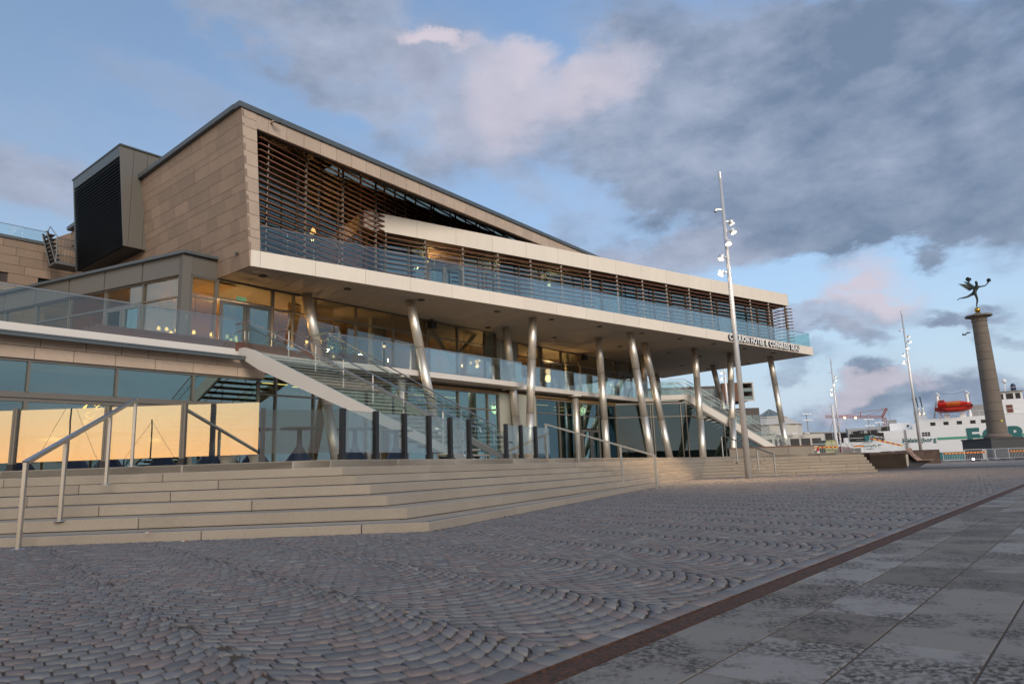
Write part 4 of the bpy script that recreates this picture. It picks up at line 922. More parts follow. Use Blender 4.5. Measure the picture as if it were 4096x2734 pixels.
# ================================================================ OUTDOOR STAIRCASE (open treads between white stringers)
stair = thing('outdoor_staircase', 'wide outdoor staircase with white stringers, open grey treads and glass sides, up to the terrace', 'staircase', B(14.6, 18, ZPT))
def sp(name, m, mt, parent=None, **k): return obj(name, m, M_[mt] if isinstance(mt, str) else mt, parent or stair, **k)
ZP, ZF = ZPT, ZFT
T0, T1 = 23.27, 13.5; nT = 26; rise = (ZF-ZP)/nT; go = (T0-T1)/(nT-1)
zl = lambda t: ZP+(t-T1)/(T0-T1)*(ZF-ZP)         # pitch line
sl = lambda t: 13.12+(23.27-t)*.05; sr = lambda t: 16.75-(23.27-t)*.12; sm = lambda t: 14.9-(23.27-t)*.03
for side_, f, th in (('l', sl, .12), ('r', sr, -.12)):
    P0 = [(f(23.6),23.6,5.08),(f(23.27),23.27,5.02),(f(22.3),22.3,zl(22.3)-.42),(f(T1-.5),T1-.5,ZP),(f(T1-1.0),T1-1.0,ZP+.01),(f(T1-.8),T1-.8,ZP+.05),(f(22.7),22.7,zl(22.7)+.17),(f(23.27),23.27,5.48),(f(23.6),23.6,5.48)]
    if side_ == 'r': P0[6] = (f(22.7),22.7,zl(22.7)+.03); P0[5] = (f(T1-.8),T1-.8,ZP+.02)
    sp('stringer', mb().extr(P0, (th,0,0)), 'white_steel' if side_ == 'l' else 'concrete_step')  # white right stringer painted in tread grey to stand for its shadow
for k in range(nT-1):
    z = ZP+rise*(k+1); t = T1+go*k
    sp('tread', mb().box(sl(t)+.13, sr(t)-.13, t, t+go+.03, z-.055, z), 'concrete_step', bevel=.004)
    sp('riser_plate', mb().box(sl(t)+.14, sr(t)-.14, t+go-.005, t+go+.012, z-.05-rise*.35, z-.05), 'black_fit')
def stair_side(f, t_top, gl='glass_rail'):
    ts = [t_top-1.5*k for k in range(8)]; ts = [t for t in ts if t > T1+.2]+[T1-.55]
    for a, b in zip(ts[:-1], ts[1:]):
        sp('glass_pane', mb().extr([(f(a-.01),a-.01,zl(a-.01)+.06),(f(b+.01),b+.01,zl(b+.01)+.06),(f(b+.01),b+.01,zl(b+.01)+1.0),(f(a-.01),a-.01,zl(a-.01)+1.0)], (.014,0,0)), gl)
    for off, zz in ((-.0, 1.06), (.09, .80)):
        tt = t_top+.1
        sp('handrail', mb().tube([(f(tt)+off, tt+.7, ZF+zz), (f(tt)+off, tt-.2, ZF+zz), (f(T1)+off, T1-.2, zl(T1-.2)+zz)]+([(f(T1)+off, T1-.75, zl(T1-.2)+zz-.25)] if off else []), .024, 8), 'steel_rail')
    e = T1-.55; sp('post', mb().box(f(e)-.025, f(e)+.025, e-.05, e, ZP, zl(e)+1.06), 'steel_rail')
stair_side(lambda t: sl(t)+.05, 23.2); stair_side(lambda t: sr(t)-.06, 23.2)
sp('handrail', mb().tube([(14.9,24.1,ZF+.75),(14.9,24.1,ZF+.95),(14.9,23.9,ZF+1.0),(14.9,23.3,ZF+1.0),(sm(T1),T1,zl(T1)+1.0),(sm(T1-.4),T1-.4,zl(T1)+.88),(sm(T1-.45),T1-.45,zl(T1)+.75)], .024, 8), 'steel_rail')
for t in (23.15, 21.31, 19.59, 17.94, 16.39, 14.6): sp('post', mb().tube([(sm(t),t,min(zl(t),ZF)-.02),(sm(t),t,min(zl(t),ZF)+1.0)], .022, 8), 'white_steel')
sp('handrail', mb().tube([(16.72,23.3,ZF+1.12),(16.68,24.8,ZF+1.12)], .024, 8), 'steel_rail')
ZP = (ZPT-.72)/KF+.721; ZF = 4.97      # back to survey heights for the far staircase

# right-hand staircase beyond the balconies
st2 = thing('outdoor_staircase', 'far white staircase falling to the right beneath the overhang, glazed underneath', 'staircase', (14.3, 48.4, ZPT))
rise = (ZF-ZP)/24
d2 = Vector((.996,.087)); n2 = Vector((-.087,.996)); o2 = Vector((10.75,43.6))
def SK(p): return (p[0]*KF, p[1]*KF, .72+(p[2]-.72)*KF)
def C2(x, o, z): p = o2+d2*x+n2*o; return SK((p.x, p.y, z))
m2 = lambda: MB(C2); z2 = lambda x: ZF-(x-.15)*(ZF-ZP)/6.2
for o_ in (0, 2.6): obj('stringer', m2().extr([(-1.5,o_,4.72),(0,o_,4.72),(.2,o_,4.6),(6.2,o_,ZP-.2),(6.9,o_,ZP-.0),(6.6,o_,ZP+.03),(.3,o_,ZF+.05),(-1.5,o_,ZF+.05)], (0,.12,0)), M_['white_steel'], st2)
for k in range(23):
    x = .15+6.2*k/23; obj('tread', m2().box(x, x+.3, .13, 2.55, ZF-rise*(k+1)-.05, ZF-rise*(k+1)), M_['concrete_step'], st2)
for o_ in (.05, 2.55):
    for k in range(5):
        a = .2+1.3*k; b = a+1.28; obj('glass_pane', m2().extr([(a,o_,z2(a)+.1),(b,o_,z2(b)+.1),(b,o_,z2(b)+1.0),(a,o_,z2(a)+1.0)], (0,.014,0)), M_['glass_rail'], st2)
    for zz, oo in ((1.05, 0), (.78, -.07)): obj('handrail', m2().tube([(-.9,o_+oo,ZF+zz),(.1,o_+oo,ZF+zz),(6.6,o_+oo,z2(6.6)+zz)], .022, 8), M_['steel_rail'], st2)
    obj('glass_pane', m2().box(-1.4, .1, o_, o_+.014, ZF+.05, ZF+1.03), M_['glass_rail'], st2)
for k in range(4): x = .6+1.6*k; obj('post', m2().tube([(x,1.3,z2(x)),(x,1.3,z2(x)+.93)], .02, 8), M_['steel_rail'], st2)
obj('handrail', m2().tube([(-.5,1.3,ZF+.93),(.1,1.3,ZF+.93),(6.3,1.3,z2(6.3)+.93)], .022, 8), M_['steel_rail'], st2)
# glazed cheek under it
gx0 = Vector((6.24,42.66)); ck = [0, 2.2, 2.35, 4.15, 4.5, 6.9, 8.3, 10.1]
gdir = (Vector((16.4,43.9))-gx0).normalized(); ztop2 = lambda x: 4.42 if x < 4.6 else 4.42-(x-4.6)*.60
def CK(x, o, z): p = gx0+gdir*x+Vector((-gdir.y, gdir.x))*o; return SK((p.x, p.y, z))
ckm = part('glass_wall', MB(CK).box(0, 10.1, 0, .1, ZP, ZP+.08), 'frame')
part('head_frame', MB(CK).extr([(0,0,4.42),(4.6,0,4.42),(10.1,0,1.12),(10.1,0,1.22),(4.62,0,4.52),(0,0,4.52)], (0,.1,0)), 'frame', ckm)
for a, b in zip(ck[:-1], ck[1:]):
    A0, A1 = a+.03, b-.03
    for z0, z1f in ((ZP+.08, lambda x: min(3.62, ztop2(x))), (3.68, ztop2)):
        zA, zB = z1f(A0), z1f(A1)
        if zA < z0+.1: continue
        if zB < z0+.02:
            xx = A0+(zA-z0)/.60; poly = [(A0,.05,z0),(xx,.05,z0),(A0,.05,zA)]
        elif a < 4.6 < b and z0 > 3: poly = [(A0,.05,z0),(A1,.05,z0),(A1,.05,zB),(4.6,.05,4.42),(A0,.05,zA)]
        else: poly = [(A0,.05,z0),(A1,.05,z0),(A1,.05,zB),(A0,.05,zA)]
        part('window_pane', MB(CK).extr(poly, (0,.012,0)), 'glass_dark', ckm)
    if ztop2(b) > ZP+.2: part('mullion', MB(CK).box(b-.03, b+.03, -.01, .11, ZP+.08, ztop2(b)), 'frame', ckm)
part('transom', MB(CK).box(0, 5.8, 0, .1, 3.62, 3.68), 'frame', ckm)
part('interior_wall', MB(CK).box(-.5, 10, 6, 6.2, ZP, 4.5), 'dark_wall')
# ================================================================ THINGS ON THE TERRACE AND STEPS
# glass windscreens along the terrace edge
def screen(p, q, z0, z1, gl, label, group, posts=(True, True), pm='frame', gap=.16):
    p = Vector(p); q = Vector(q); d = (q-p).normalized(); n = Vector((-d.y, d.x)); c = (p+q)/2
    t = thing('glass_windscreen', label, 'windscreen', (c.x, c.y, z0), group)
    def bx(m, a, b, o0, o1, zz0, zz1): P = lambda x, o: tuple(p+d*x+n*o); m.hexa([(*P(a,o0),zz0),(*P(b,o0),zz0),(*P(b,o1),zz0),(*P(a,o1),zz0),(*P(a,o0),zz1),(*P(b,o0),zz1),(*P(b,o1),zz1),(*P(a,o1),zz1)])
    ln = (q-p).length
    m = MB(); bx(m, .02, ln-.02, .03, .042, z0+gap, z1); obj('glass_pane', m, gl, t)
    for k, on in enumerate(posts):
        if not on: continue
        x = 0 if k == 0 else ln
        m = MB(); bx(m, x-.045, x-.004, -.02, .08, z0, z1+.03); bx(m, x+.004, x+.045, -.02, .08, z0, z1+.03); o = obj('post', m, M_[pm], t)
        o['kind'] = 'thing'
        m = MB(); bx(m, x-.06, x+.06, -.03, .10, z0-.004, z0+.13); obj('post_foot', m, M_['black'], o)
    return t
GS = M_['glass_screen']; GC = M_['glass_clear']
xs = [-13.2, -11.42, -9.68, -7.92, -6.44, -4.97]; yl = lambda x: 13.45+(x+4.97)*.019
lab = ['leftmost glass windscreen on the terrace, cut by the picture edge', 'glass windscreen reflecting the sunset, left of the first bronze post', 'glass windscreen reflecting the golden sky behind the near handrail foot', 'golden glass windscreen just left of the top of the near handrail', 'golden glass windscreen next to the black corner post']
for i in range(5): screen((xs[i], yl(xs[i])), (xs[i+1]-.0, yl(xs[i+1])), ZPT, 2.2-.0*i, GS, lab[i], 'glass windscreens on the terrace', posts=(True, i == 4 and False), pm='frame')
sc = [(-4.88,13.46),(-4.44,12.25)]
ed7 = np.array(E7[1]); dd7 = (np.array(E7[2])-ed7); dd7 /= np.linalg.norm(dd7); nn7 = np.array([-dd7[1], dd7[0]])
ep7 = lambda x: tuple(ed7+nn7*.38+dd7*x)
xv = [-.35, .75, 1.78, 2.77, 3.72, 4.62, 5.5]
P7 = [(-4.90,13.46)]+[ep7(x) for x in xv[1:]]
lb2 = ['clear glass windscreen beside the black corner post', 'clear glass windscreen with the stair stringer behind its upper corner', 'clear glass windscreen crossed by the white stair stringer', 'clear glass windscreen in front of the lower stair treads', 'clear glass windscreen, second from the foot of the stairs', 'clear glass windscreen right beside the foot of the stairs']
for i in range(len(P7)-1): screen(P7[i], P7[i+1], ZPT, 2.05, GC, lb2[i], 'glass windscreens on the terrace', posts=(True, i == len(P7)-2), pm='black')
xv = [7.45, 8.35, 9.3, 10.3]
lb3 = ['clear glass windscreen just right of the stair foot', 'narrow glass windscreen in front of a slanted column, right of the stairs', 'last glass windscreen before the middle handrail']
for i in range(3): screen(ep7(xv[i]), ep7(xv[i+1]), ZPT, 2.0, GC, lb3[i], 'glass windscreens on the terrace', posts=(True, i == 2 and False), pm='black')

# stainless handrails on the steps
def handrail(posts, label, over=.0):
    a = Vector(posts[0][0]); t = thing('step_handrail', label, 'handrail', posts[0][0])
    for b, top in posts: 
        w = .032; d = (Vector(posts[-1][0])-a); d.z = 0; d.normalize(); n = Vector((-d.y, d.x, 0)); b = Vector(b)
        P = [b-d*w-n*w*.7, b+d*w-n*w*.7, b+d*w+n*w*.7, b-d*w+n*w*.7]
        obj('post', MB().hexa([tuple(p) for p in P]+[(p.x,p.y,top) for p in P]), M_['steel_rail'], t, bevel=.004)
        obj('base_plate', MB().lathe([(0,b.z+.012),(.06,b.z+.012),(.07,b.z+.002),(.07,b.z-.01)], 14, (b.x,b.y,0)), M_['steel_rail'], t)
    e = [Vector((*Vector(p[0])[:2], p[1])) for p in posts]
    obj('rail', MB().bar(tuple(e[0]+(e[0]-e[-1]).normalized()*.03), tuple(e[-1]+(e[-1]-e[0]).normalized()*.05), .062, .055), M_['steel_rail'], t, bevel=.004)
handrail([((-5.96,8.48,0),1.02),((-6.22,9.61,.264),1.33),((-6.59,11.25,.727),1.82),((-6.86,12.46,ZPT),2.22)], 'near square steel handrail at the left end of the granite steps')
handrail([((4.28,21.66,0),1.01),((3.32,22.18,.264),1.32),((2.02,22.9,.727),1.82),((1.04,23.44,ZPT),2.2)], 'steel handrail on the steps in the middle of the picture')
handrail([((12.35,33.61,0),1.02),((12.08,35.1,.264),1.28),((11.72,37.2,.70),1.82),((11.44,38.75,ZPT),2.22)], 'far steel handrail on the steps, beside the tall lamp mast')

# outdoor tables with conical feet behind the screens
def table(x, y, label, top=True):
    t = thing('pedestal_table', label, 'table', (x, y, ZPT), 'cone-footed tables on the terrace')
    obj('foot', MB().lathe([(0,ZPT),(.30,ZPT),(.28,ZPT+.03),(.06,ZPT+.34),(.045,ZPT+.7),(0,ZPT+.7)], 18, (x,y,0)), M_['navy'], t, smooth=True)
    obj('table_top', MB().lathe([(0,ZPT+.70),(.40,ZPT+.70),(.41,ZPT+.715),(.40,ZPT+.73),(0,ZPT+.73)], 24, (x,y,0)), M_['black_fit'], t)
M_['navy'] = mat('navy_plastic', (.022,.028,.05), .45)
M_['white_plastic'] = mat('white_plastic', (.62,.60,.56), .5)
tb = [(-11.9,14.6),(-10.3,14.5),(-9.3,14.75),(-8.35,14.3),(-7.35,14.5),(-6.75,15.3),(-6.0,14.4),(-5.45,14.6),(-4.6,14.8),(-3.6,15.6),(-2.9,16.9)]
tl = ['leftmost cone-footed table behind the windscreens', 'cone-footed table left of the near handrail foot', 'cone-footed table right behind the near handrail foot', 'cone-footed table behind the second handrail post', 'cone-footed table left of the third handrail post', 'cone-footed table set further back near the restaurant front', 'cone-footed table left of the white tubs', 'cone-footed table right of the white tubs', 'cone-footed table behind the black corner post', 'cone-footed table under the stair stringer', 'cone-footed table nearest the stair foot']
for (x, y), l in zip(tb, tl): table(x, y, l)
for x, y, w, l in ((-5.75,13.95,.2,'low white round tub on the terrace floor, left of the pair'), (-5.2,14.0,.18,'low white round tub on the terrace floor beside the black corner post')):
    t = tag(obj('white_tub', MB().lathe([(0,ZPT+.003),(w*.7,ZPT+.003),(w*.8,ZPT+.08),(w*.8,ZPT+.09),(w,ZPT+.17),(w*.95,ZPT+.17),(w*.7,ZPT+.09),(0,ZPT+.09)], 20, (x,y,0)), M_['white_plastic'], smooth=True), l, 'tub', 'white tubs on the terrace')
pot = tag(obj('plant_pot', MB().lathe([(0,ZPT+.003),(.07,ZPT+.003),(.11,ZPT+.24),(.09,ZPT+.24),(.06,ZPT+.05),(0,ZPT+.05)], 16, (-3.15,15.2,0)), M_['white_plastic'], smooth=True), 'small pale pot standing behind the clear windscreens', 'pot')

# ================================================================ LAMPS AND LIGHTS INSIDE
def point(name, loc, e, col=(1,.62,.28), r=.1, parent=None):
    d = bpy.data.lights.new(name, 'POINT'); d.energy = e; d.color = col; d.shadow_soft_size = r
    o = bpy.data.objects.new(name, d); COL.objects.link(o)
    if parent is not None: o.parent = parent; o.location = Vector(loc)-world_of(parent)
    else: o.location = loc
    return o
def pendant(s, t, z, label, light=0, zc=8.6, group='pendant bulbs in the dining room'):
    p = B(s, t, z); o = thing('pendant_lamp', label, 'lamp', p, group)
    obj('bulb', MB().lathe([(0,z-.075),(.05,z-.06),(.075,z),(.05,z+.06),(.02,z+.1)], 12, (p[0],p[1],0)), M_['bulb'], o, smooth=True)
    obj('socket', MB().lathe([(.02,z+.1),(.028,z+.1),(.028,z+.17),(0,z+.17)], 8, (p[0],p[1],0)), M_['black_fit'], o); obj('cord', MB().tube([(p[0],p[1],z+.17),(p[0],p[1],zc)], .008, 5), M_['black_fit'], o)
    if light: point('lamp_light', (p[0], p[1], z-.15), light, parent=o)
pl = [(12.31,28.5,6.91,'pendant bulb at the left of the corner dining room'),(12.63,28.5,6.92,'pendant bulb second from the left in the dining room'),(12.81,28.5,6.79,'lowest pendant bulb of the left cluster in the dining room'),(13.03,28.5,6.93,'pendant bulb right of the lowest one in the left cluster'),(13.77,28.5,6.93,'pendant bulb seen through the narrow right face of the corner room'),(14.54,28.5,6.93,'pendant bulb left of the terrace door'),(15.26,28.5,6.93,'pendant bulb behind the left leaf of the terrace door'),(15.44,28.5,6.8,'lowest pendant bulb behind the terrace door'),(15.67,28.5,6.94,'pendant bulb behind the gap of the terrace door'),(19.33,28.5,7.21,'left pendant bulb above the head of the stairs'),(19.77,28.5,7.23,'middle pendant bulb above the head of the stairs'),(20.12,28.5,7.29,'right pendant bulb above the head of the stairs')]
for i, (s, t, z, l) in enumerate(pl): pendant(s, t, z, l, light=60 if i in (2, 5, 8, 9) else 0)
pl2 = [(31.09,28.5,7.3,'left bulb of the cluster behind the middle balcony'),(31.6,28.5,7.44,'upper bulb of the cluster behind the middle balcony'),(31.7,28.5,7.3,'lowest bulb of the cluster behind the middle balcony'),(31.88,28.5,7.53,'right bulb of the cluster behind the middle balcony'),(32.56,28.5,7.73,'bulb left in the small trio right of the balcony cluster'),(32.95,28.5,7.84,'bulb right in the small trio right of the balcony cluster')]
for i, (s, t, z, l) in enumerate(pl2): pendant(s, t, z, l, light=80 if i in (2,) else 0, group='pendant bulbs behind the middle balcony')
gl = thing('globe_lamp', 'round warm globe lamp glowing behind the balcony door', 'lamp', B(39.3, 28.6, 7.5))
pp_ = B(39.3, 28.6, 7.5); obj('globe', MB().lathe([(.02*0+.22*math.sin(a), 7.5-.22*math.cos(a)) for a in [i*pi/10 for i in range(11)]], 18, (pp_[0],pp_[1],0)), M_['bulb'], gl, smooth=True)
obj('cord', MB().tube([(pp_[0],pp_[1],7.72),(pp_[0],pp_[1],8.7)], .01, 5), M_['black_fit'], gl); point('lamp_light', (pp_[0],pp_[1],7.0), 160, r=.25, parent=gl)
KS = True
# slim ceiling strips on the ground floor
_pl = ['left of the pale wall panels', None, 'right beside the pale wall panels', None, 'in the first bay right of the wall panels', None, 'in the bay above the round support post', None, 'over the glazed double door', 'right of the glazed double door', None, 'in the glazed corner under the far staircase', 'behind the upper stair treads', 'behind the middle stair treads', 'behind the lower stair treads', None]
CL_LAB = []
for i_, p_ in enumerate(_pl): CL_LAB.append(('front' if p_ else 'rear')+' warm ceiling light strip '+(p_ or _pl[i_-1])+', ground floor')
k = 0
for s, t in [(22.4,24.0),(22.4,25.6),(24.6,24.0),(24.6,25.7),(30.2,24.2),(30.2,25.8),(32.2,24.0),(32.2,25.6),(34.4,24.3),(36.3,24.0),(36.3,25.7),(38.3,25.0),(15.0,24.2),(16.6,24.6),(18.4,24.2),(18.4,25.6)]:
    k += 1
    o = thing('ceiling_light', CL_LAB[k-1], 'light', BK(s, t, 4.38), 'ceiling light strips on the ground floor')
    obj('diffuser', mb().box(s-.55, s+.55, t-.03, t+.03, 4.36, 4.385), M_['strip'], o); obj('housing', mb().box(s-.57, s+.57, t-.05, t+.05, 4.386, 4.47), M_['black_fit'], o)
    if k in (2, 6, 10, 15): point('lamp_light', BK(s, t, 4.2), 60, r=.3, parent=o)
for i, (s, w, l) in enumerate(((.6,.6,'warm wall light at the far left inside the restaurant'),(2.9,1.2,'long warm wall light inside the restaurant behind the second handrail post'),(4.2,.5,'short warm wall light left of the third handrail post'),(6.3,.35,'small warm wall light right of the third handrail post'),(8.3,.45,'warm wall light inside the restaurant left of the fourth screen post'),(11.6,.3,'last warm wall light inside the restaurant'))):
    o = thing('wall_light', l, 'light', BK(s, 26.4, 2.25), 'warm wall lights inside the restaurant')
    obj('diffuser', mb().box(s-w, s+w, 26.38, 26.42, 2.2, 2.33), M_['strip'], o); obj('shade', mb().box(s-w-.03, s+w+.03, 26.34, 26.49, 2.331, 2.36), M_['black_fit'], o)
    if i in (1, 4): point('lamp_light', BK(s, 26.0, 2.4), 30, r=.3, parent=o)
neon = thing('neon_sign', 'orange neon squiggle sign hanging inside the restaurant window', 'sign', BK(8.0, 22.2, 2.9))
r_ = np.random.default_rng(5)
for j, (cs, cz, a_) in enumerate(((7.75,3.0,.16),(8.05,2.98,.14),(8.3,3.0,.12),(7.8,2.72,.13),(7.75,2.5,.1))):
    pts = [(cs+a_*cos(u)*(.9+.2*sin(3*u+j)), 22.15, cz+a_*.7*sin(u*(1.0 if j % 2 else 1.5)+j)) for u in [i*.42 for i in range(13)]]
    obj('neon_tube', mb().tube(pts, .014, 6), M_['neon'], neon)
obj('backing', mb().box(7.5, 8.5, 22.2, 22.22, 2.35, 3.15), M_['black_fit'], neon)
KS = False
for i, x in enumerate((3.6, 8.0, 12.2)):
    p = pp(x, 2.3); o = thing('ceiling_spot', ['small warm ceiling spot behind the upper deck slats, leftmost of three', 'small warm ceiling spot behind the upper deck slats, middle of three', 'small warm ceiling spot behind the upper deck slats, rightmost of three'][i], 'lamp', B(*p, 12.2), 'ceiling spots on the upper storey'); w_ = B(*p, 12.2)
    obj('spot_face', MB().lathe([(0,12.2),(.05,12.2),(.06,12.24),(0,12.24)], 10, (w_[0],w_[1],0)), M_['bulb'], o); obj('spot_rod', MB().tube([(w_[0],w_[1],12.24),(w_[0],w_[1],12.57)], .012, 5), M_['black_fit'], o); point('lamp_light', (w_[0],w_[1],12.0), 45, r=.1, parent=o)
for i_, (x_, o_) in enumerate(((6.5, 3.2), (11.5, 3.6))):
    p = lp(x_, o_); w_ = B(*p, 12.6); o = thing('ceiling_lamp', ['warm hanging lamp inside the louvred upper hall, left one', 'warm hanging lamp inside the louvred upper hall, right one'][i_], 'lamp', w_, 'hanging lamps in the upper hall')
    obj('lamp_shade', MB().lathe([(.05,12.9),(.16,12.62),(.0,12.62)], 12, (w_[0],w_[1],0)), M_['bulb'], o); obj('cord', MB().tube([(w_[0],w_[1],12.9),(w_[0],w_[1],15.2)], .012, 5), M_['black_fit'], o); point('lamp_light', (w_[0],w_[1],12.3), 130, parent=o)
p = pp(14.6, .5); w_ = B(*p, 9.34); o = thing('deck_lantern', 'small warm lantern on the upper deck floor', 'lantern', w_); obj('lantern_globe', MB().lathe([(.08*math.sin(a), 9.62-.1*math.cos(a)) for a in [i*pi/8 for i in range(9)]], 12, (w_[0],w_[1],0)), M_['bulb'], o, smooth=True); obj('lantern_base', MB().lathe([(0,9.335),(.07,9.335),(.05,9.52),(0,9.52)], 10, (w_[0],w_[1],0)), M_['black_fit'], o)
spk = thing('wall_speaker', 'black loudspeaker under the overhang above the middle balcony', 'speaker', B(41.1,26.7,8.4)); obj('speaker_box', mb().box(40.95,41.35,26.55,26.9,8.25,8.62), M_['black'], spk, bevel=.02); obj('bracket', mb().box(41.1,41.2,26.7,26.8,8.62,8.72), M_['black_fit'], spk)
spk = thing('wall_speaker', 'black loudspeaker under the overhang beside the slanted brace', 'speaker', B(25.1,25.7,8.4)); obj('speaker_box', mb().box(24.95,25.3,25.55,25.9,8.2,8.6), M_['black'], spk, bevel=.02); obj('bracket', mb().box(25.05,25.15,25.7,25.8,8.6,8.72), M_['black_fit'], spk)

# tall lamp masts
def mast(x, y, label, rz=0, light=True, H_=14.1):
    t = thing('lamp_mast', label, 'lamp mast', (0,0,0), 'steel lamp masts on the quay')
    obj('pole', MB().tube([(0,0,-.03),(0,0,H_*.5),(0,0,H_-.35)], [.145,.105,.07], 20), M_['galv'], t, smooth=True)
    obj('pole_cap', MB().lathe([(0,H_),(.06,H_),(.077,H_-.02),(.077,H_-.35),(.07,H_-.36)], 18), M_['galv'], t)
    hd = [(12.2,180,.10,0),(11.62,10,.13,1),(11.1,-35,.145,1),(10.52,-95,.145,1),(9.9,-160,.145,1),(9.2,178,.145,1)]
    for z, a, r, on in hd:
        a = R(a); d = Vector((cos(a), sin(a), 0)); c = Vector((0,0,z))+d*.34; ax = (d*.45+Vector((0,0,-1))).normalized(); k = .75 if not on else 1
        o = obj('spot_head', MB().tube([tuple(c-ax*.11*k), tuple(c-ax*.08*k), tuple(c+ax*.10*k)], [r*.55*k, r*.95*k, r*k], 16), M_['galv'], t)
        obj('lamp_face', MB().tube([tuple(c+ax*.101*k), tuple(c+ax*.115*k)], [r*.9*k, r*.8*k], 16), M_['spot' if on else 'black_fit'], o)
        obj('bracket', MB().bar((0,0,z+.02), tuple(c-ax*.05), .05, .07), M_['galv'], o)
        if on and light:
            sd_ = bpy.data.lights.new('lamp_light', 'SPOT'); sd_.energy = light; sd_.spot_size = R(75); sd_.spot_blend = .8; sd_.color = (1,.66,.34); sd_.shadow_soft_size = .08
            so = bpy.data.objects.new('lamp_light', sd_); COL.objects.link(so); so.parent = o; so.location = c+ax*.13; so.rotation_euler = (-ax).to_track_quat('Z', 'Y').to_euler()
            pd_ = bpy.data.lights.new('lamp_glow', 'POINT'); pd_.energy = .15; pd_.color = (1,.60,.28); pd_.shadow_soft_size = .05
            po = bpy.data.objects.new('lamp_glow', pd_); COL.objects.link(po); po.parent = o; po.location = c+ax*.2-d*.02
    t.location = (x, y, 0); t.rotation_euler = (0, 0, rz); return t
mast(10.0, 30.4, 'tall steel lamp mast with six spot heads standing before the granite steps', light=1100)
m_b = mast(36.5, 63.2, 'tall steel lamp mast beside the slatted bench, right of the building', rz=-.2, light=500)
for x, y, l in ((43.2, 93, 'slender distant lamp mast right of the overhang, above the domed pavilion'), (21.9, 71, 'distant lamp mast half hidden under the overhang behind a slanted column')):
    c = copy_tree(m_b); c.location = (x, y, 0); c['label'] = l
# lamp masts on the steps' near side throw the warm light on the left flight
c = copy_tree(m_b)
c.location = (-13.5, -6.0, 0); c['label'] = 'lamp mast behind the camera lighting the left flight of steps'
for o in c.children:
    for q in o.children:
        if q.type == 'LIGHT' and q.data.type == 'SPOT': q.data = q.data.copy(); q.data.energy = 500

# ================================================================ RIGHT SIDE: PLANTERS, BENCH, BARRIERS, MONUMENT
def corten(poly, h, label, splits):
    cx = sum(p[0] for p in poly)/len(poly); cy = sum(p[1] for p in poly)/len(poly)
    t = thing('corten_planter', label, 'planter', (cx, cy, 0))
    n = len(poly)
    obj('planter_core', MB().prism(poly, 0.0, h-.12), M_['dirt'], t)
    for i in range(n):
        a, b = Vector(poly[i]), Vector(poly[(i+1) % n]); ks = splits.get(i, 1)
        for k in range(ks):
            p, q = a.lerp(b, k/ks), a.lerp(b, (k+1)/ks); d = (q-p).normalized()*.006
            obj('steel_plate', MB().slab(tuple(p+d), tuple(q-d), -.03, h, -.03), M_['corten'], t)
    return t
corten([(20.6,48.2),(18.95,46.0),(21.4,42.47),(23.7,42.72),(25.0,46.3)][::-1], 1.0, 'long rust-brown steel planter right of the granite steps', {0:1, 1:1, 2:2})
corten([(34.5,62.2),(38.2,63.3),(37.5,66),(33.8,65)], 1.2, 'rust-brown steel planter behind the slatted bench', {0:1})
bench = thing('slatted_bench', 'curved timber slatted bench fixed to the end of the rust-brown planter', 'bench', (25.4, 45.5, 0))
by = Vector((.28,.96)).normalized()
M_['bench_wood'] = mat('weathered_bench_timber', (.27,.16,.10), .7, var=.2, obvar=.15, scale=3)
for k in range(13):
    if k < 8: u = k/7; x, z = 24.12+.30*u+.28*u*u, 1.17-.72*u; ax, az = .42+.2*u, -.85
    else: x, z = 24.83+.15*(k-8), .44; ax, az = 1, 0
    w = .105 if k < 8 else .125
    P = [(x-ax*w/2, z-az*w/2), (x+ax*w/2, z+az*w/2)]; y0, y1, dx = 43.35, 45.75, 1.72
    m = MB().hexa([(P[0][0],y0,P[0][1]-.035),(P[1][0],y0,P[1][1]-.035),(P[1][0]+dx,y1,P[1][1]-.035),(P[0][0]+dx,y1,P[0][1]-.035),(P[0][0],y0,P[0][1]),(P[1][0],y0,P[1][1]),(P[1][0]+dx,y1,P[1][1]),(P[0][0]+dx,y1,P[0][1])])
    obj('slat', m, M_['bench_wood'], bench)
for o_ in (.3, 2.0): q = o_*.716; obj('support', MB().extr([(24.15+q,43.35+o_,0),(24.5+q,43.35+o_,0),(25.4+q,43.35+o_,.39),(24.72+q,43.35+o_,.39),(24.2+q,43.35+o_,1.05)], (.03,.1,0)), M_['black'], bench)

def barrier(x, y, ang, label, board=0, w=2.1, tilt=0, z=0):
    t = thing('crowd_barrier', label, 'barrier', (0,0,0), 'steel crowd barriers on the quay')
    fr = [(-w/2,0,.18),(-w/2,0,1.0),(-w/2+.1,0,1.1),(w/2-.1,0,1.1),(w/2,0,1.0),(w/2,0,.18),(-w/2,0,.18)]
    obj('frame', MB().tube(fr, .021, 6), M_['galv'], t)
    n = 13
    for k in range(n): xx = -w/2+w*(k+.5)/n; obj('bar', MB().tube([(xx,0,.18),(xx,0,1.1)], .009, 4), M_['galv'], t)
    for xx in (-w/2+.25, w/2-.25): obj('foot', MB().tube([(xx,-.28,.0),(xx,0,.17),(xx,.28,.0)], .018, 5), M_['galv'], t)
    if board:
        bo = obj('warning_board', MB().box(-w/2+.05, w/2-.05, -.035, -.025, .74, .88), M_['board_yellow'], t)
        for k in range(6): xx = -w/2+.05+(w-.1)*k/6; obj('red_stripe', MB().box(xx, xx+(w-.1)/12, -.04, -.036, .742, .878), M_['board_red'], bo)
    t.location = (x, y, z); t.rotation_euler = (0, tilt, ang); return t
M_['board_yellow'] = mat('yellow_board', (.55,.32,.02), .5); M_['board_red'] = mat('red_board', (.40,.018,.018), .5)
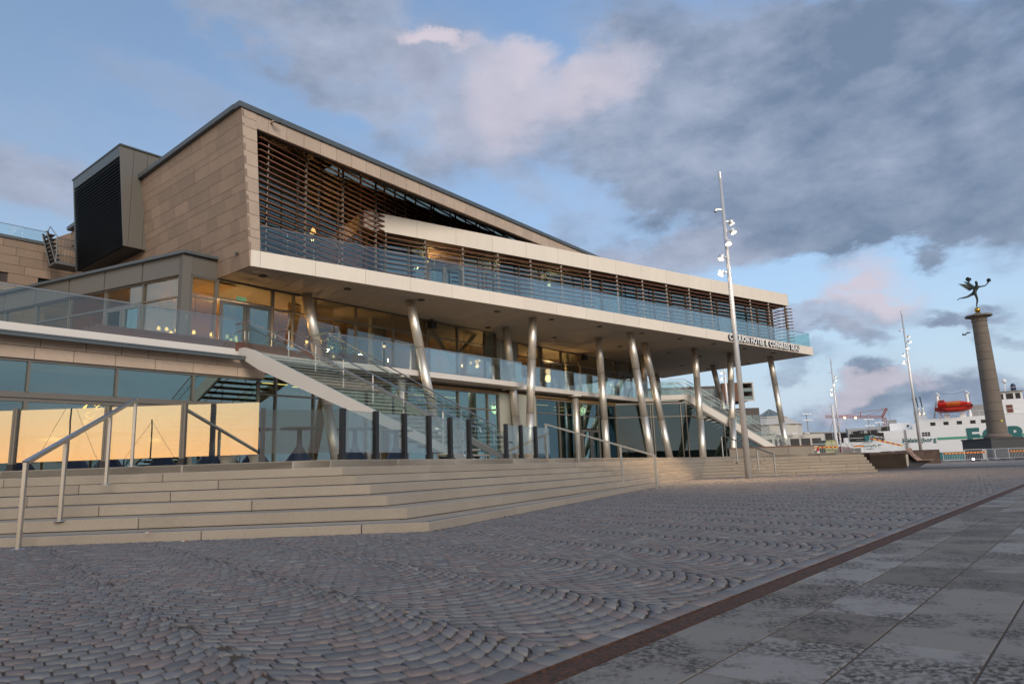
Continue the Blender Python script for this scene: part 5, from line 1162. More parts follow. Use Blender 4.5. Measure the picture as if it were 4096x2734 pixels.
bl = [(40.9,65.6,.03,1,'barrier with a red and yellow board right of the second planter'),(43.0,65.7,.02,1,'second barrier with a red and yellow board, in front of the monument plinth'),(44.4,66.6,1.1,0,'barrier turned sideways at the corner of the fence line'),(45.6,67.7,.5,0,'plain barrier third from the right edge'),(47.5,68.6,.4,0,'plain barrier under the right part of the plinth'),(49.4,69.1,.15,1,'barrier with a striped board at the right edge of the picture'),(51.5,69.3,.05,1,'barrier with a striped board just outside the right edge')]
for x, y, a, bd, l in bl: barrier(x, y, a, l, bd)
struct(obj('quay_plinth', MB().box(22.9, 30.6, 54.6, 58.0, -.02, .82), M_['granite_top']))
bl = [(25.2,57,.03,1,2.2,'barrier with a striped board in front of the yellow-windowed cabin'),(27.0,57.1,.15,0,.95,'narrow barrier behind the long planter, right of the maroon bonnet'),(27.98,57.1,.1,1,.95,'narrow barrier with a dull striped board behind the long planter')]
for x, y, a, bd, w_, l in bl: barrier(x, y, a, l, bd, w=w_, z=.83)
barrier(30.1, 57.2, .0, 'leaning barrier with a sloping striped board between the planters', 1, w=2.7, tilt=.26, z=1.1)
barrier(37.0, 66.2, .05, 'plain barrier between the two planters', 0, w=1.9)
red = thing('traffic_cone', 'pair-like red and white traffic cone behind the granite wall end', 'cone', (25.3, 55, .83)); obj('cone_body', MB().lathe([(.26,.9),(.22,.94),(.05,1.6),(0,1.6)], 14, (23.7,55,0)), M_['board_red'], red); obj('cone_band', MB().lathe([(.165,1.18),(.132,1.32)], 14, (23.7,55,0)), M_['white_plastic'], red); obj('cone_foot', MB().box(23.4,24.0,54.7,55.3,.822,.9), M_['black_fit'], red)
fl = thing('floor_light', 'small bright lamp on the ground in front of the barriers', 'lamp', (42.0,64.6,0)); obj('lamp_body', MB().lathe([(0,.0),(.16,.0),(.14,.16),(0,.16)], 12, (42.0,64.6,0)), M_['black_fit'], fl); obj('lamp_lens', MB().lathe([(0,.30),(.07,.28),(.1,.2),(.09,.161)], 12, (42.0,64.6,0)), glow_mat('white_lamp', (1,.86,.92), 9), fl)

# the monument
M_['mon'] = mat('brown_granite', (.165,.135,.11), .85, var=.12, obvar=.08, scale=1.2, speck=.18, speck_scale=14)
M_['mon_dark'] = mat('black_granite', (.035,.035,.038), .5, var=.2, scale=1)
mx, my = 52.45, 76.0
mon = thing('monument_column', 'tall round brown granite column on a black stone plinth by the quay', 'column', (mx, my, 0))
obj('plinth', MB().box(mx-2.48, mx+2.5, my-2.4, my+2.4, 0, 2.12), M_['mon_dark'], mon, bevel=.02); obj('plinth_top', MB().box(mx-2.54, mx+2.56, my-2.46, my+2.46, 2.125, 2.27), M_['mon_dark'], mon)
obj('column_base', MB().lathe([(0,2.275),(1.25,2.275),(1.3,2.4),(1.25,2.58),(1.02,2.66),(.98,2.8),(0,2.8)], 40, (mx,my,0)), M_['mon'], mon, smooth=True)
zz = 2.81; rr = lambda z: .93-(z-2.8)/12.5*.22; hs = [1.25,1.05,.95,1.3,1.2,1.05,1.2,.85,.95,1.15,.72,.86]; i = 0
while zz < 15.0 and i < len(hs):
    z1 = min(zz+hs[i], 15.2); obj('drum', MB().lathe([(rr(zz)-.03,zz),(rr(zz),zz+.035),(rr(z1),z1-.035),(rr(z1)-.03,z1)], 72, (mx,my,0)), M_['mon'], mon); zz = z1+.005; i += 1
obj('core', MB().lathe([(.66,2.7),(.62,15.2)], 24, (mx,my,0)), M_['mon_dark'], mon)
obj('neck_ring', MB().lathe([(0,15.2),(.76,15.2),(.79,15.28),(.74,15.36),(0,15.36)], 40, (mx,my,0)), M_['mon'], mon, smooth=True)
obj('capital', MB().lathe([(.70,15.36),(.74,15.5),(.88,15.68),(1.02,15.74),(0,15.74)], 40, (mx,my,0)), M_['mon'], mon, smooth=True)
obj('abacus', MB().prism([(mx+1.32*cos(R(45+90*k)+d)*(1 if abs(d) > .01 else .80), my+1.32*sin(R(45+90*k)+d)*(1 if abs(d) > .01 else .80)) for k in range(4) for d in (-.12, .12, .785)], 15.745, 15.92), M_['mon'], mon)
obj('cap_block', MB().lathe([(0,15.92),(.72,15.92),(.5,16.1),(.3,16.22),(0,16.22)], 4, (mx,my,0)), M_['mon'], mon)
plate = obj('yellow_mark', MB().box(mx-.02, mx+.14, my-.92, my-.905, 4.0, 4.17), mat('yellow_mark', (.8,.75,.02), .6), mon)
ball = tag(obj('gilt_ball', MB().lathe([(.29*math.sin(a), 16.54-.3*math.cos(a)) for a in [i*pi/14 for i in range(15)]], 24, (mx,my,0)), mat('gilt', (.55,.32,.05), .3, metal=1.0), smooth=True), 'gilded ball on top of the stone column under the statue', 'ball')
M_['bronze'] = mat('dark_bronze', (.022,.030,.024), .5, metal=.5, var=.35, scale=4)
def statue():
    t = thing('bronze_statue', 'dark bronze winged running figure on the gilded ball, one arm out with a bouquet', 'statue', (mx, my, 16.83))
    k = .01494
    def q(px, py, y=0.0): return Vector((mx-.03+k*((px-290)+.155*(330-py)), my+y, 16.83+k*(330-py)))
    J = {'pel':(q(268,222),.33),'bel':(q(274,205),.29),'che':(q(281,186),.38),'ste':(q(286,172),.34),'nek':(q(288,160),.17),'hd0':(q(287,148,-.05),.24),'hd1':(q(281,134,-.1),.25),'hd2':(q(275,127,-.1),.14),
         'hpR':(q(272,226,-.16),.25),'knR':(q(285,268,-.2),.18),'shR':(q(286,282,-.18),.17),'anR':(q(286,318,-.05),.09),'toR':(q(292,329,-.02),.07),
         'hpL':(q(262,224,.16),.26),'knL':(q(228,242,.2),.18),'shL':(q(212,246,.2),.17),'anL':(q(166,254,.15),.09),'toL':(q(146,268,.12),.06),
         'slR':(q(296,174,-.22),.17),'elR':(q(338,170,-.3),.11),'waR':(q(360,150,-.3),.085),
         'slL':(q(272,172,.22),.17),'elL':(q(250,150,.3),.11),'waL':(q(243,128,.3),.085)}
    E = [('pel','bel'),('bel','che'),('che','ste'),('ste','nek'),('nek','hd0'),('hd0','hd1'),('hd1','hd2'),('pel','hpR'),('hpR','knR'),('knR','shR'),('shR','anR'),('anR','toR'),('pel','hpL'),('hpL','knL'),('knL','shL'),('shL','anL'),('anL','toL'),('ste','slR'),('slR','elR'),('elR','waR'),('ste','slL'),('slL','elL'),('elL','waL')]
    names = list(J); me = bpy.data.meshes.new('figure'); o0 = Vector(t.location)
    me.from_pydata([tuple(J[n][0]-o0) for n in names], [(names.index(a), names.index(b)) for a, b in E], []); o = bpy.data.objects.new('figure', me); COL.objects.link(o); o.parent = t; me.materials.append(M_['bronze'])
    s = o.modifiers.new('skin', 'SKIN'); s.use_smooth_shade = True
    for i, n in enumerate(names): me.skin_vertices[0].data[i].radius = (J[n][1]*.62, J[n][1]*.62)
    me.skin_vertices[0].data[0].use_root = True
    ss = o.modifiers.new('sub', 'SUBSURF'); ss.levels = 2; ss.render_levels = 2
    # wings: rows of feathers fanning back from the shoulders
    for y, sgn in ((.22, 1), (-.1, -1)):
        root = q(278, 176, y)
        for f in range(9):
            u = f/8; tip = q(170+70*u, 132+62*u, y+sgn*(.35-.2*u)); mid = root.lerp(tip, .55)+Vector((0,0,.12*(1-u))); w = .10
            n_ = Vector((.3,0,1)).normalized()*w
            obj('feather', MB().extr([tuple(root-n_*.4),tuple(mid-n_),tuple(tip),tuple(mid+n_*.9),tuple(root+n_*.5)], (0,.045,0)), M_['bronze'], t)
    rr_ = np.random.default_rng(2)
    def bouquet(c, r, name):
        m = MB()
        for i in range(16):
            d = Vector(rr_.normal(0, 1, 3)).normalized(); p = c+d*r*.55
            m.lathe([(0,p.z-r*.4),(r*.38,p.z-r*.1),(r*.3,p.z+r*.25),(0,p.z+r*.42)], 7, (p.x,p.y,0))
        o = obj(name, m, M_['bronze'], t); o['kind'] = 'stuff'
    bouquet(q(369,128,-.3), .27, 'bouquet'); bouquet(q(240,104,.3), .32, 'wreath')
    # hands that hold them
    for c, d in ((q(361,146,-.3), Vector((.5,0,.8))), (q(243,124,.3), Vector((-.1,0,1)))):
        m = MB(); d.normalize()
        m.tube([tuple(c-d*.06), tuple(c+d*.10)], [.075,.085], 8)
        for f in range(4): s_ = Vector((0,1,0))*(.055*(f-1.5)); m.tube([tuple(c+d*.09+s_), tuple(c+d*.19+s_*1.2), tuple(c+d*.25+s_*1.1+Vector((.04,0,0)))], [.024,.022,.016], 5)
        m.tube([tuple(c+Vector((.05,0,0))), tuple(c+d*.1+Vector((.12,0,0)))], [.026,.018], 5); h = obj('hand', m, M_['bronze'], t); h['kind'] = 'stuff'
statue()
gull = thing('gull', 'small dark gull in flight left of the stone column', 'bird', (36.6,55,10.15))
gm = mat('gull_grey', (.12,.12,.13), .7)
obj('body', MB().tube([(36.42,55,10.13),(36.52,55,10.15),(36.66,55,10.16),(36.76,55,10.17)], [.01,.05,.055,.015], 8), gm, gull)
for sgn in (-1, 1): obj('wing', MB().extr([(36.56,55+.03*sgn,10.17),(36.68,55+.03*sgn,10.17),(36.72,55+.3*sgn,10.32),(36.8,55+.62*sgn,10.24),(36.62,55+.32*sgn,10.30)], (0,0,.012)), gm, gull)

def sail_boat(x, y, h, label):
    t = thing('sailing_boat', label, 'sailing boat', (x, y, 0), 'sailing boats in the marina behind the camera')
    obj('hull', MB().extr([(x-4,y,-.2),(x-4.4,y,.9),(x+4.8,y,1.0),(x+3.2,y,-.2)], (0,2.2,0)), M_['navy'], t); obj('cabin', MB().box(x-2.2,x+1.2,y+.5,y+1.7,.95,1.5), M_['white_plastic'], t)
    obj('mast', MB().tube([(x+.4,y+1.1,.9),(x+.3,y+1.1,h)], [.1,.07], 8), M_['black'], t); obj('boom', MB().tube([(x+.4,y+1.1,2.0),(x-3.4,y+1.1,2.2)], .08, 6), M_['black'], t)
    for q in (4.7, -4.3): obj('stay', MB().tube([(x+q,y+1.1,1.0),(x+.3,y+1.1,h-.2)], .02, 4), M_['black'], t)
for x, y, h, l in ((-47,-52,10.5,'sailing boat mirrored in the golden windscreen by the black corner post'),(-60,-50,9,'sailing boat mirrored in the windscreen behind the near handrail'),(-40,-56,8,'small sailing boat mirrored low in the right golden windscreen'),(-72,-46,11,'sailing boat mirrored in the leftmost windscreens')): sail_boat(x, y, h, l)
far2 = struct(obj('far_shore', MB().prism([(-1800,-1500),(1500,-1500),(1500,-1620),(-1800,-1620)], -1, 34), M_['dirt']))

for x, y, z, a, l in ((-4.62,8.86,.112,.2,'orange-tipped cigarette end lying on the lowest granite step'),(-4.1,8.72,.004,.9,'orange-tipped cigarette end lying on the cobbles below the steps')):
    t = thing('cigarette_end', l, 'litter', (x,y,z), 'cigarette ends by the steps'); d = Vector((cos(a),sin(a),0))*.02; c = Vector((x,y,z+.005))
    obj('paper', MB().tube([tuple(c-d*1.5), tuple(c+d*.2)], .005, 6), M_['white_plastic'], t); obj('filter_tip', MB().tube([tuple(c+d*.2), tuple(c+d*1.4)], .005, 6), M_['boat_orange_tip'] if 'boat_orange_tip' in M_ else M_.setdefault('boat_orange_tip', mat('filter_orange', (.5,.16,.05), .8)), t)
# ================================================================ FERRY
M_['ship_white'] = mat('ship_white', (.80,.80,.80), .5, var=.05, scale=.25, speck=.03, speck_scale=1.2)
M_['ship_teal'] = mat('ship_teal', (.015,.13,.13), .5); M_['ship_green'] = mat('stripe_green', (.08,.32,.24), .5); M_['ship_hull'] = mat('hull_teal', (.02,.16,.17), .5, var=.1, scale=.4)
M_['dark_glass'] = mat('dark_glass', (.008,.009,.011), .45); M_['ship_grey'] = mat('ship_grey', (.30,.30,.30), .6, var=.1, scale=.5)
M_['boat_red'] = mat('lifeboat_red', (.50,.022,.012), .4); M_['boat_orange'] = mat('lifeboat_orange', (.55,.12,.02), .5)
fe = Vector((.875,-.485)).normalized(); fb = Vector((.485,.875)).normalized(); fo = Vector((90,150))
def Fz(x, y, z): p = fo+fe*x+fb*y; return (p.x, p.y, z)
FM = lambda: MB(Fz)
ferry = thing('ferry', 'large white car ferry with teal lettering moored beyond the quay', 'ferry', Fz(5,0,-1.7))
def fp_(name, m, mt, parent=None, **k): return obj(name, m, M_[mt] if isinstance(mt, str) else mt, parent or ferry, **k)
prof = [(-18.6,1.1),(-18.4,4.1),(-9.3,4.25),(-10.5,6.25),(-3.95,6.35),(-3.9,7.2),(-2.5,8.28),(26,8.65),(26,1.1)]
hull = fp_('hull', FM().extr([(x,0,z) for x, z in prof], (0,12,0)), 'ship_white')
fp_('lower_hull', FM().extr([(-18.6,-.0,-1.75),(-18.6,0,1.09),(26,0,1.09),(26,0,-1.75)], (0,12,0)), 'ship_hull')
fp_('rubbing_band', FM().box(-18.6,26,-.12,-.01,1.0,1.2), 'ship_teal', hull)
for x in (0,2.42,4.83,7.25,9.15): 
    w = fp_('window', FM().box(x-.47,x+.47,-.03,-.005,6.9,7.62), 'dark_glass', hull)
fp_('window', FM().box(-2.3,-.75,-.03,-.005,4.75,5.6), 'dark_glass', hull)
for k in range(4): fp_('window_bar', FM().box(-2.3+.52*k-.03,-2.3+.52*k+.03,-.05,-.032,4.75,5.6), 'ship_white', hull)
fp_('window_bar', FM().box(-2.3,-.75,-.05,-.051+.02,5.15,5.21), 'ship_white', hull)
fr_ = Vector((*fe,0)); fnm = Vector((*(-fb),0))
lettering('Helsingborg', Vector(Fz(-6.1,-.06,3.55)), fr_, fnm, .95, 6.3, [M_['ship_teal']], hull, depth=.04, bold=.035)
fp_('stripe', FM().box(.4,5.75,-.06,-.005,3.85,4.35), 'ship_green', hull)
lettering('FORSEA', Vector(Fz(5.85,-.06,2.65)), fr_, fnm, 3.2, 20.5, [M_['ship_teal']], hull, depth=.06, bold=.20)
fp_('stripe', FM().box(7.6,20,-.05,-.004,3.85,4.4), 'ship_green', hull)
lettering('Mercandia IV', Vector(Fz(-14.6,-.06,2.95)), fr_, fnm, .55, 4.3, [M_['ship_teal']], hull, depth=.04, bold=.02)
lettering('København', Vector(Fz(-13.4,-.06,2.45)), fr_, fnm, .2, 1.5, [M_['ship_teal']], hull, depth=.03)
fp_('car_deck_opening', FM().box(-16.5,-9.6,-.05,.4,4.3,6.0), 'dark_glass'); fp_('deck_beam', FM().box(-16.4,-9.9,-.2,-.06,5.0,5.1), 'ship_white')
fp_('deck_beam', FM().box(-15.2,-10.2,-.2,-.06,4.55,4.65), 'ship_grey')
fp_('deck_winch', FM().box(-13.4,-11.6,-.6,-.1,4.3,5.5), 'ship_hull'); fp_('deck_locker', FM().box(-17.8,-16.6,.2,1.4,4.1,5.2), 'ship_white'); fp_('deck_locker', FM().box(-15.4,-13.9,.2,1.4,4.1,5.0), 'ship_hull')
fp_('deck_house', FM().box(-8.3,-4.0,3,12,6.3,8.0), 'ship_white'); fp_('deck_house', FM().box(-8.6,-6.8,3,9,8.0,8.8), 'ship_grey')
fp_('window', FM().box(-4.9,-4.5,2.94,2.99,7.0,7.5), 'dark_glass')
for x in (-2.9,-2.2,-1.4):
    f = fp_('exhaust', FM().lathe([(0,8.4),(.42,8.4),(.42,10.2),(.25,10.3),(.25,11.2),(.12,11.3)], 12, (x,5,0)), 'steel', smooth=True); fp_('exhaust_pipe', FM().tube([(x,5,11.2),(x-.2,5,13.6)], .12, 8), 'black', f)
fp_('engine_casing', FM().box(-3.3,-.8,3.5,7,8.3,9.3), 'ship_white')
fp_('radar_mast', FM().bar((.6,4,8.6),(1.5,4,12.3),.25,.45), 'ship_grey')
rl = fp_('deck_rail', FM().tube([(-2.3,.1,9.4),(26,.1,9.75)], .035, 5), 'ship_white')
for k in range(23): x = -2.2+1.2*k; fp_('stanchion', FM().tube([(x,.1,8.3),(x,.1,9.42)], .025, 4), 'ship_white', rl)
fp_('liferaft', FM().box(2.3,3.4,.5,1.5,8.35,9.2), 'ship_white'); fp_('liferaft', FM().box(5.2,6.3,.5,1.5,8.4,9.3), 'ship_white')
fp_('vent_box', FM().box(7.6,10.4,2,6,8.5,10.9), 'ship_grey'); fp_('vent_house', FM().box(10.2,12.6,3,8,8.5,11.4), 'ship_white')
for x in (1.7, 7.1):
    d = fp_('davit', FM().bar((x,1.6,8.4),(x-.2,1.2,13.9),.45,.5), 'ship_white'); fp_('davit_arm', FM().bar((x-.2,1.3,13.8),(x+.2,-.6,13.2),.3,.35), 'ship_white', d)
    fp_('fall_wire', FM().tube([(x+.2,-.5,13.3),(x+.2,-.5,11.6)], .04, 4), 'black', d)
fp_('wire', FM().tube([(1.5,1.2,13.9),(4.4,1.2,13.4),(6.9,1.2,13.9)], .035, 4), 'black')
br = fp_('bridge', FM().extr([(12.3,1,8.6),(12.3,1,9.2),(12.6,1,11.2),(12.0,1,11.4),(12.0,1,13.0),(16.6,1,13.1),(16.6,1,11.4),(20,1,11.2),(20,1,8.6)], (0,12,0)), 'ship_white')
for a, b in ((11.9+.3,13.3),(13.8,15.0),(15.4,16.2)): fp_('window', FM().box(a,b,.93,.985,11.6,12.75), 'dark_glass', br)
fp_('door', FM().box(13.5,14.6,.93,.985,8.8,10.4), mat('rusty_door', (.16,.05,.03), .6), br); fp_('bridge_rail', FM().tube([(12,.9,13.9),(17,.9,14.0)], .04, 5), 'ship_white', br)
fp_('bridge_roof', FM().box(11.7,16.9,.6,13.4,13.1,13.25), 'ship_grey', br)
mt_ = fp_('mast', FM().tube([(12.9,4,13.2),(12.6,4,17),(12.2,4,20.2)], [.35,.22,.1], 10), 'ship_white')
for z, w in ((15.0,1.4),(16.4,.9),(17.8,1.2),(19.0,.7)): fp_('yard', FM().bar((12.5-w/2,4,z),(12.5+w/2,4,z+.05),.15,.14), 'ship_grey', mt_)
fp_('radar', FM().box(11.4,12.4,3.8,4.1,17.4,17.75), 'black', mt_); fp_('satellite_dome', FM().lathe([(.45*math.sin(a), 15.6-.5*math.cos(a)) for a in [i*pi/8 for i in range(9)]], 12, (14.2,4,0)), 'ship_white', smooth=True); fp_('dome_stalk', FM().tube([(14.2,4,13.2),(14.2,4,15.1)], .1, 6), 'ship_white')
fp_('satellite_dome', FM().lathe([(0,13.3),(.5,13.3),(.5,14.4),(.3,14.9),(0,15)], 12, (15.6,4,0)), mat('navy_dome', (.01,.02,.06), .4))
fp_('pilot_ladder', FM().box(-5.6,-5.2,-.1,-.02,1.2,6.3), 'ship_grey')
for k in range(6): fp_('ladder_step', FM().box(-6.0,-4.8,-.12,-.1,1.6+.55*k,1.66+.55*k), 'black')
lb = thing('lifeboat', 'red and orange enclosed lifeboat hanging high on the ferry side', 'lifeboat', Fz(4.2,-.8,9.6))
sec = lambda w, zb, zt: [(0,zb),(w*.75,zb+.35),(w,zb+.8),(w*.95,zt-.35),(w*.6,zt),(0,zt+.05)]
def loft(stn, lo, hi):
    m = FM(); rows = []
    for x, w, zb, zt in stn:
        h = sec(w, zb, zt); full = [(-p[0], p[1]) for p in h[::-1]]+h[1:]; sel = full
        rows.append([(x, -.8+p[0], p[1]) for p in sel])
    vs = [p for r_ in rows for p in r_]; n = len(rows[0]); fs = [(i*n+k, i*n+k+1, (i+1)*n+k+1, (i+1)*n+k) for i in range(len(rows)-1) for k in range(n-1)]
    fs += [tuple(range(n)), tuple(range((len(rows)-1)*n, len(rows)*n))]; return m.add(vs, fs)
obj('boat_hull', loft([(.7,.35,10.0,10.4),(1.3,1.0,9.6,10.55),(3,1.25,9.4,10.6),(5.5,1.25,9.45,10.6),(7,.8,9.75,10.75),(7.6,.2,10.3,10.9)], 0, 1), M_['boat_red'], lb, smooth=True)
obj('canopy', loft([(2.9,1.0,10.45,11.7),(4,1.05,10.45,11.75),(5.4,.95,10.45,11.75)], 0, 1), M_['boat_orange'], lb); obj('canopy', loft([(1.3,.85,10.45,11.6),(2.9,1.0,10.45,11.7)], 0, 1), M_['boat_red'], lb); obj('canopy', loft([(5.4,.95,10.45,11.75),(6.6,.7,10.5,11.5),(7.4,.2,10.6,11.0)], 0, 1), M_['boat_red'], lb)
obj('helm_cabin', FM().box(1.5,2.7,-1.3,-.3,11.6,12.15), M_['boat_red'], lb, bevel=.1); obj('helm_window', FM().box(1.8,2.5,-1.34,-1.31,11.75,12.0), M_['dark_glass'], lb); obj('fender', FM().tube([(.9,-1.75,10.5),(3,-2.08,10.55),(5.6,-2.08,10.6),(7.2,-1.5,10.9)], .06, 6), M_['black'], lb)

# ================================================================ BOATS, CRANE AND BUILDINGS IN THE DISTANCE
fbt = thing('fishing_boat', 'small boat with a yellow-windowed cabin, maroon engine cover and tall white mast', 'boat', (33, 89, -1.7))
M_['cabin'] = mat('cabin_olive', (.16,.17,.11), .6); M_['cab_glass'] = mat('yellow_cabin_window', (.36,.35,.17), .3); M_['maroon'] = mat('maroon_cover', (.12,.025,.03), .6)
cabn = thing('cabin_loader', 'olive cabined machine with yellowish windows and maroon bonnet behind the long planter', 'vehicle', (26.6, 56.2, 0))
obj('cab', MB().extr([(25.35,55.6,.5),(25.35,55.6,1.75),(25.5,55.6,2.25),(26.4,55.6,2.3),(26.5,55.6,1.85),(26.5,55.6,.5)], (0,1.2,0)), M_['cabin'], cabn, bevel=.04)
obj('window', MB().extr([(25.42,55.57,1.45),(25.42,55.57,1.8),(25.55,55.57,2.16),(25.95,55.57,2.18),(25.95,55.57,1.45)], (0,.025,0)), M_['cab_glass'], cabn); obj('window', MB().extr([(26.0,55.57,1.45),(26.0,55.57,2.18),(26.33,55.57,2.2),(26.43,55.57,1.8),(26.43,55.57,1.45)], (0,.025,0)), M_['cab_glass'], cabn)
obj('bonnet', MB().extr([(26.52,55.7,.5),(26.52,55.7,1.7),(27.6,55.7,1.6),(27.9,55.7,.7)], (0,1.0,0)), M_['maroon'], cabn, bevel=.04); obj('grille', MB().box(26.9,27.5,55.66,55.69,1.05,1.4), M_['black'], cabn)
for x in (25.8, 27.4): obj('wheel', MB().tube([(x,55.5,.42),(x,55.8,.42)], .42, 16), M_['black'], cabn)
obj('door_panel', MB().box(25.4,26.1,55.57,55.595,.9,1.35), M_['cab_glass'], cabn)
cabn.location = (26.6+.35, 56.2+2.7, 0)
obj('boat_hull', MB().extr([(38.0,90,-1.7),(37.2,90,.6),(48.5,90,.9),(46.5,90,-1.7)], (0,3.2,0)), M_['ship_white'], fbt); obj('wheelhouse', MB().box(43.2,44.8,90.6,92.4,.7,2.2), M_['ship_white'], fbt); obj('window', MB().box(43.4,44.6,90.57,90.595,1.5,2.0), M_['dark_glass'], fbt)
ms = obj('mast', MB().tube([(41.55,90.5,.6),(41.5,90.5,7.6)], [.2,.17], 10), M_['ship_white'], fbt)
for z in (4.9,6.1,7.3): obj('spreader', MB().bar((41.0,90.5,z),(41.5,90.5,z),.05,.06), M_['ship_grey'], ms)
for x in (39.6,43.4): obj('stay', MB().tube([(x,90.5,.8),(41.5,90.5,5.8)], .02, 4), M_['black'], ms)
obj('boat_rail', MB().tube([(42,90,1.9),(48,90,2.1)], .03, 5), M_['ship_white'], fbt)

M_['crane_red'] = mat('crane_red', (.28,.085,.06), .6); M_['crane_light'] = glow_mat('crane_floodlight', (1,.55,.15), 6)
cr = thing('tower_crane', 'slim red tower crane with a long jib far beyond the harbour', 'crane', (159,300,0))
def lattice(name, a, b, w, h, n, parent, t=.13):
    a = Vector(a); b = Vector(b); d = (b-a).normalized(); up = Vector((0,0,1)) if abs(d.z) < .9 else Vector((1,0,0)); s = d.cross(up).normalized()*w/2; u = s.cross(d).normalized()*h
    m = MB(); R_ = [(-s), s, u*1.0]
    for o in R_: m.bar(tuple(a+o), tuple(b+o), t, t)
    for k in range(n):
        p, q = a.lerp(b, k/n), a.lerp(b, (k+1)/n); m.bar(tuple(p-s), tuple(q+u), t*.6, t*.6); m.bar(tuple(q+s), tuple(p+u), t*.6, t*.6)
    o = obj(name, m, M_['crane_red'], parent); return o
lattice('jib', (134.2,300,18.2), (158.8,300,17.2), 1.0, .9, 22, cr, .2); lattice('tower', (159.0,300,0), (158.9,300,17.4), 1.3, 1.3, 14, cr, .24)
lattice('cat_head', (158.8,300,17.4), (161.3,300,21.2), .8, .7, 5, cr, .2); obj('tie_bar', MB().tube([(161.3,300,21.2),(149.5,300,19.9),(141,300,18.6)], .09, 5), M_['crane_red'], cr); obj('tie_bar', MB().tube([(161.3,300,21.2),(151,300,18.0)], .08, 5), M_['crane_red'], cr)
obj('strut', MB().bar((149.5,300,17.8),(149.5,300,19.9),.3,.3), M_['crane_red'], cr); obj('tie_bar', MB().tube([(161.3,300,21.2),(162.6,300,10)], .05, 4), M_['black'], cr)
for x, z in ((142.2,17.8),(146.9,17.6)): obj('floodlight', MB().lathe([(0,z-.35),(.35,z-.2),(.35,z+.2),(0,z+.35)], 10, (x,299.4,0)), M_['crane_light'], cr)
for x, y, h, l in ((92.5,220,14.8,'leftmost far floodlight mast with two rings of lamps'),(111.9,220,12.4,'middle far floodlight mast above the covered walkway'),(115.1,220,11.3,'far floodlight mast left of the ferry funnel')):
    t = thing('floodlight_mast', l, 'lamp mast', (x,y,0), 'floodlight masts beyond the harbour'); obj('pole', MB().tube([(x,y,0),(x,y,h)], .14, 6), M_['ship_grey'], t)
    for k, z in enumerate((h, h-2.0)):
        for dx in (-1.1, 0, 1.1): obj('lamp_bank', MB().lathe([(0,z+.25),(.35,z+.25),(.7,z-.1),(0,z-.12)], 10, (x+dx,y,0)), M_['ship_white'], t)

# office block behind the overhang
M_['brick_band'] = mat('dark_brown_cladding', (.085,.07,.062), .7, var=.2, scale=.5, stretch=(1,1,8)); M_['rust_clad'] = mat('rust_cladding', (.14,.06,.03), .7, var=.3, scale=1.2); M_['pale_conc'] = mat('pale_concrete', (.50,.47,.42), .75, var=.1, scale=.3)
M_['sky_glass'] = mat('reflecting_glass', (.17,.215,.215), .2, metal=.25, obvar=.25)
off = thing('office_building', 'dark brown banded office block with a rust box on top, behind the overhang', 'building', (32,118,0))
obj('main_block', MB().box(20,39.2,111,126,0,9.15), M_['brick_band'], off)
for z in (1.2,3.9,6.55):
    for k in range(16): x = 20.3+1.18*k; obj('window', MB().box(x,x+1.13,110.9,110.97,z,z+1.45), M_['sky_glass'], off)
    for k in range(2): obj('band_trim', MB().box(20,39.25,110.88,110.98,z-.25-.35*k,z-.2-.35*k), M_['dark_glass'], off)
obj('upper_block', MB().box(18,33.2,111.5,124,9.15,12.95), M_['brick_band'], off)
for z in (9.6,11.3):
    for k in range(11): x = 18.4+1.32*k; obj('window', MB().box(x,x+1.26,111.4,111.47,z,z+1.2), M_['sky_glass'], off)
rb = obj('rust_box', MB().box(33.1,36.0,109.2,123,10.15,13.1), M_['rust_clad'], off)
for x in (34.2,34.7): obj('slot_window', MB().box(x,x+.25,109.12,109.19,10.5,12.8), M_['dark_glass'], rb)
obj('balcony_frame', MB().box(36.01,38.05,109.3,109.5,10.15,10.35).box(36.01,38.05,109.3,118,12.95,13.12), M_['pale_conc'], off); obj('balcony_side', MB().box(37.85,38.06,109.32,118,10.36,12.94), M_['pale_conc'], off)
obj('balcony_back', MB().box(36.01,37.84,113,118,10.36,12.94), M_['brick_band'], off)
for z in (10.36,11.65): obj('balcony_parapet', MB().box(36.02,37.84,109.35,109.45,z,z+.55), M_['sky_glass'], off)
for k in range(3): obj('window', MB().box(36.2+.55*k,36.65+.55*k,112.9,112.98,12.2,12.9), M_['dark_glass'], off)
# domed terminal pavilion
dom = thing('domed_pavilion', 'pale polygonal pavilion with a stepped roof and glass lantern, behind the lamp mast', 'building', (50,135,0))
def ring(r, n=12): return [(50+r*cos(2*pi*k/n+.13), 136+r*sin(2*pi*k/n+.13)) for k in range(n)]
obj('base_block', MB().prism([(42,129),(58,131),(60,144),(41,144)], 0, 5.4), M_['pale_conc'], dom); obj('drum', MB().prism(ring(5.6), 5.41, 7.4), M_['pale_conc'], dom); obj('roof_skirt', MB().lathe([(5.9,7.4),(3.1,8.85),(0,8.85)], 12, (50,136,0)), M_['pale_conc'], dom); obj('lantern_ring', MB().lathe([(0,8.86),(3.3,8.86),(3.2,9.1),(0,9.1)], 12, (50,136,0)), M_['pale_conc'], dom); obj('glass_lantern', MB().lathe([(2.7,9.1),(.15,10.6),(0,10.6)], 12, (50,136,0)), M_['sky_glass'], dom)
for k in range(12): a = 2*pi*k/12; obj('lantern_rib', MB().bar((50+2.72*cos(a),136+2.72*sin(a),9.1),(50+.15*cos(a),136+.15*sin(a),10.62),.08,.08), M_['ship_grey'], dom)
for k in range(7):
    x = 42.6+2.15*k; y = 128.95+.125*(x-42)
    for z in (1.0,3.3): obj('window', MB().box(x,x+1.6,y-.1,y-.02,z,z+1.3), M_['dark_glass'], dom)
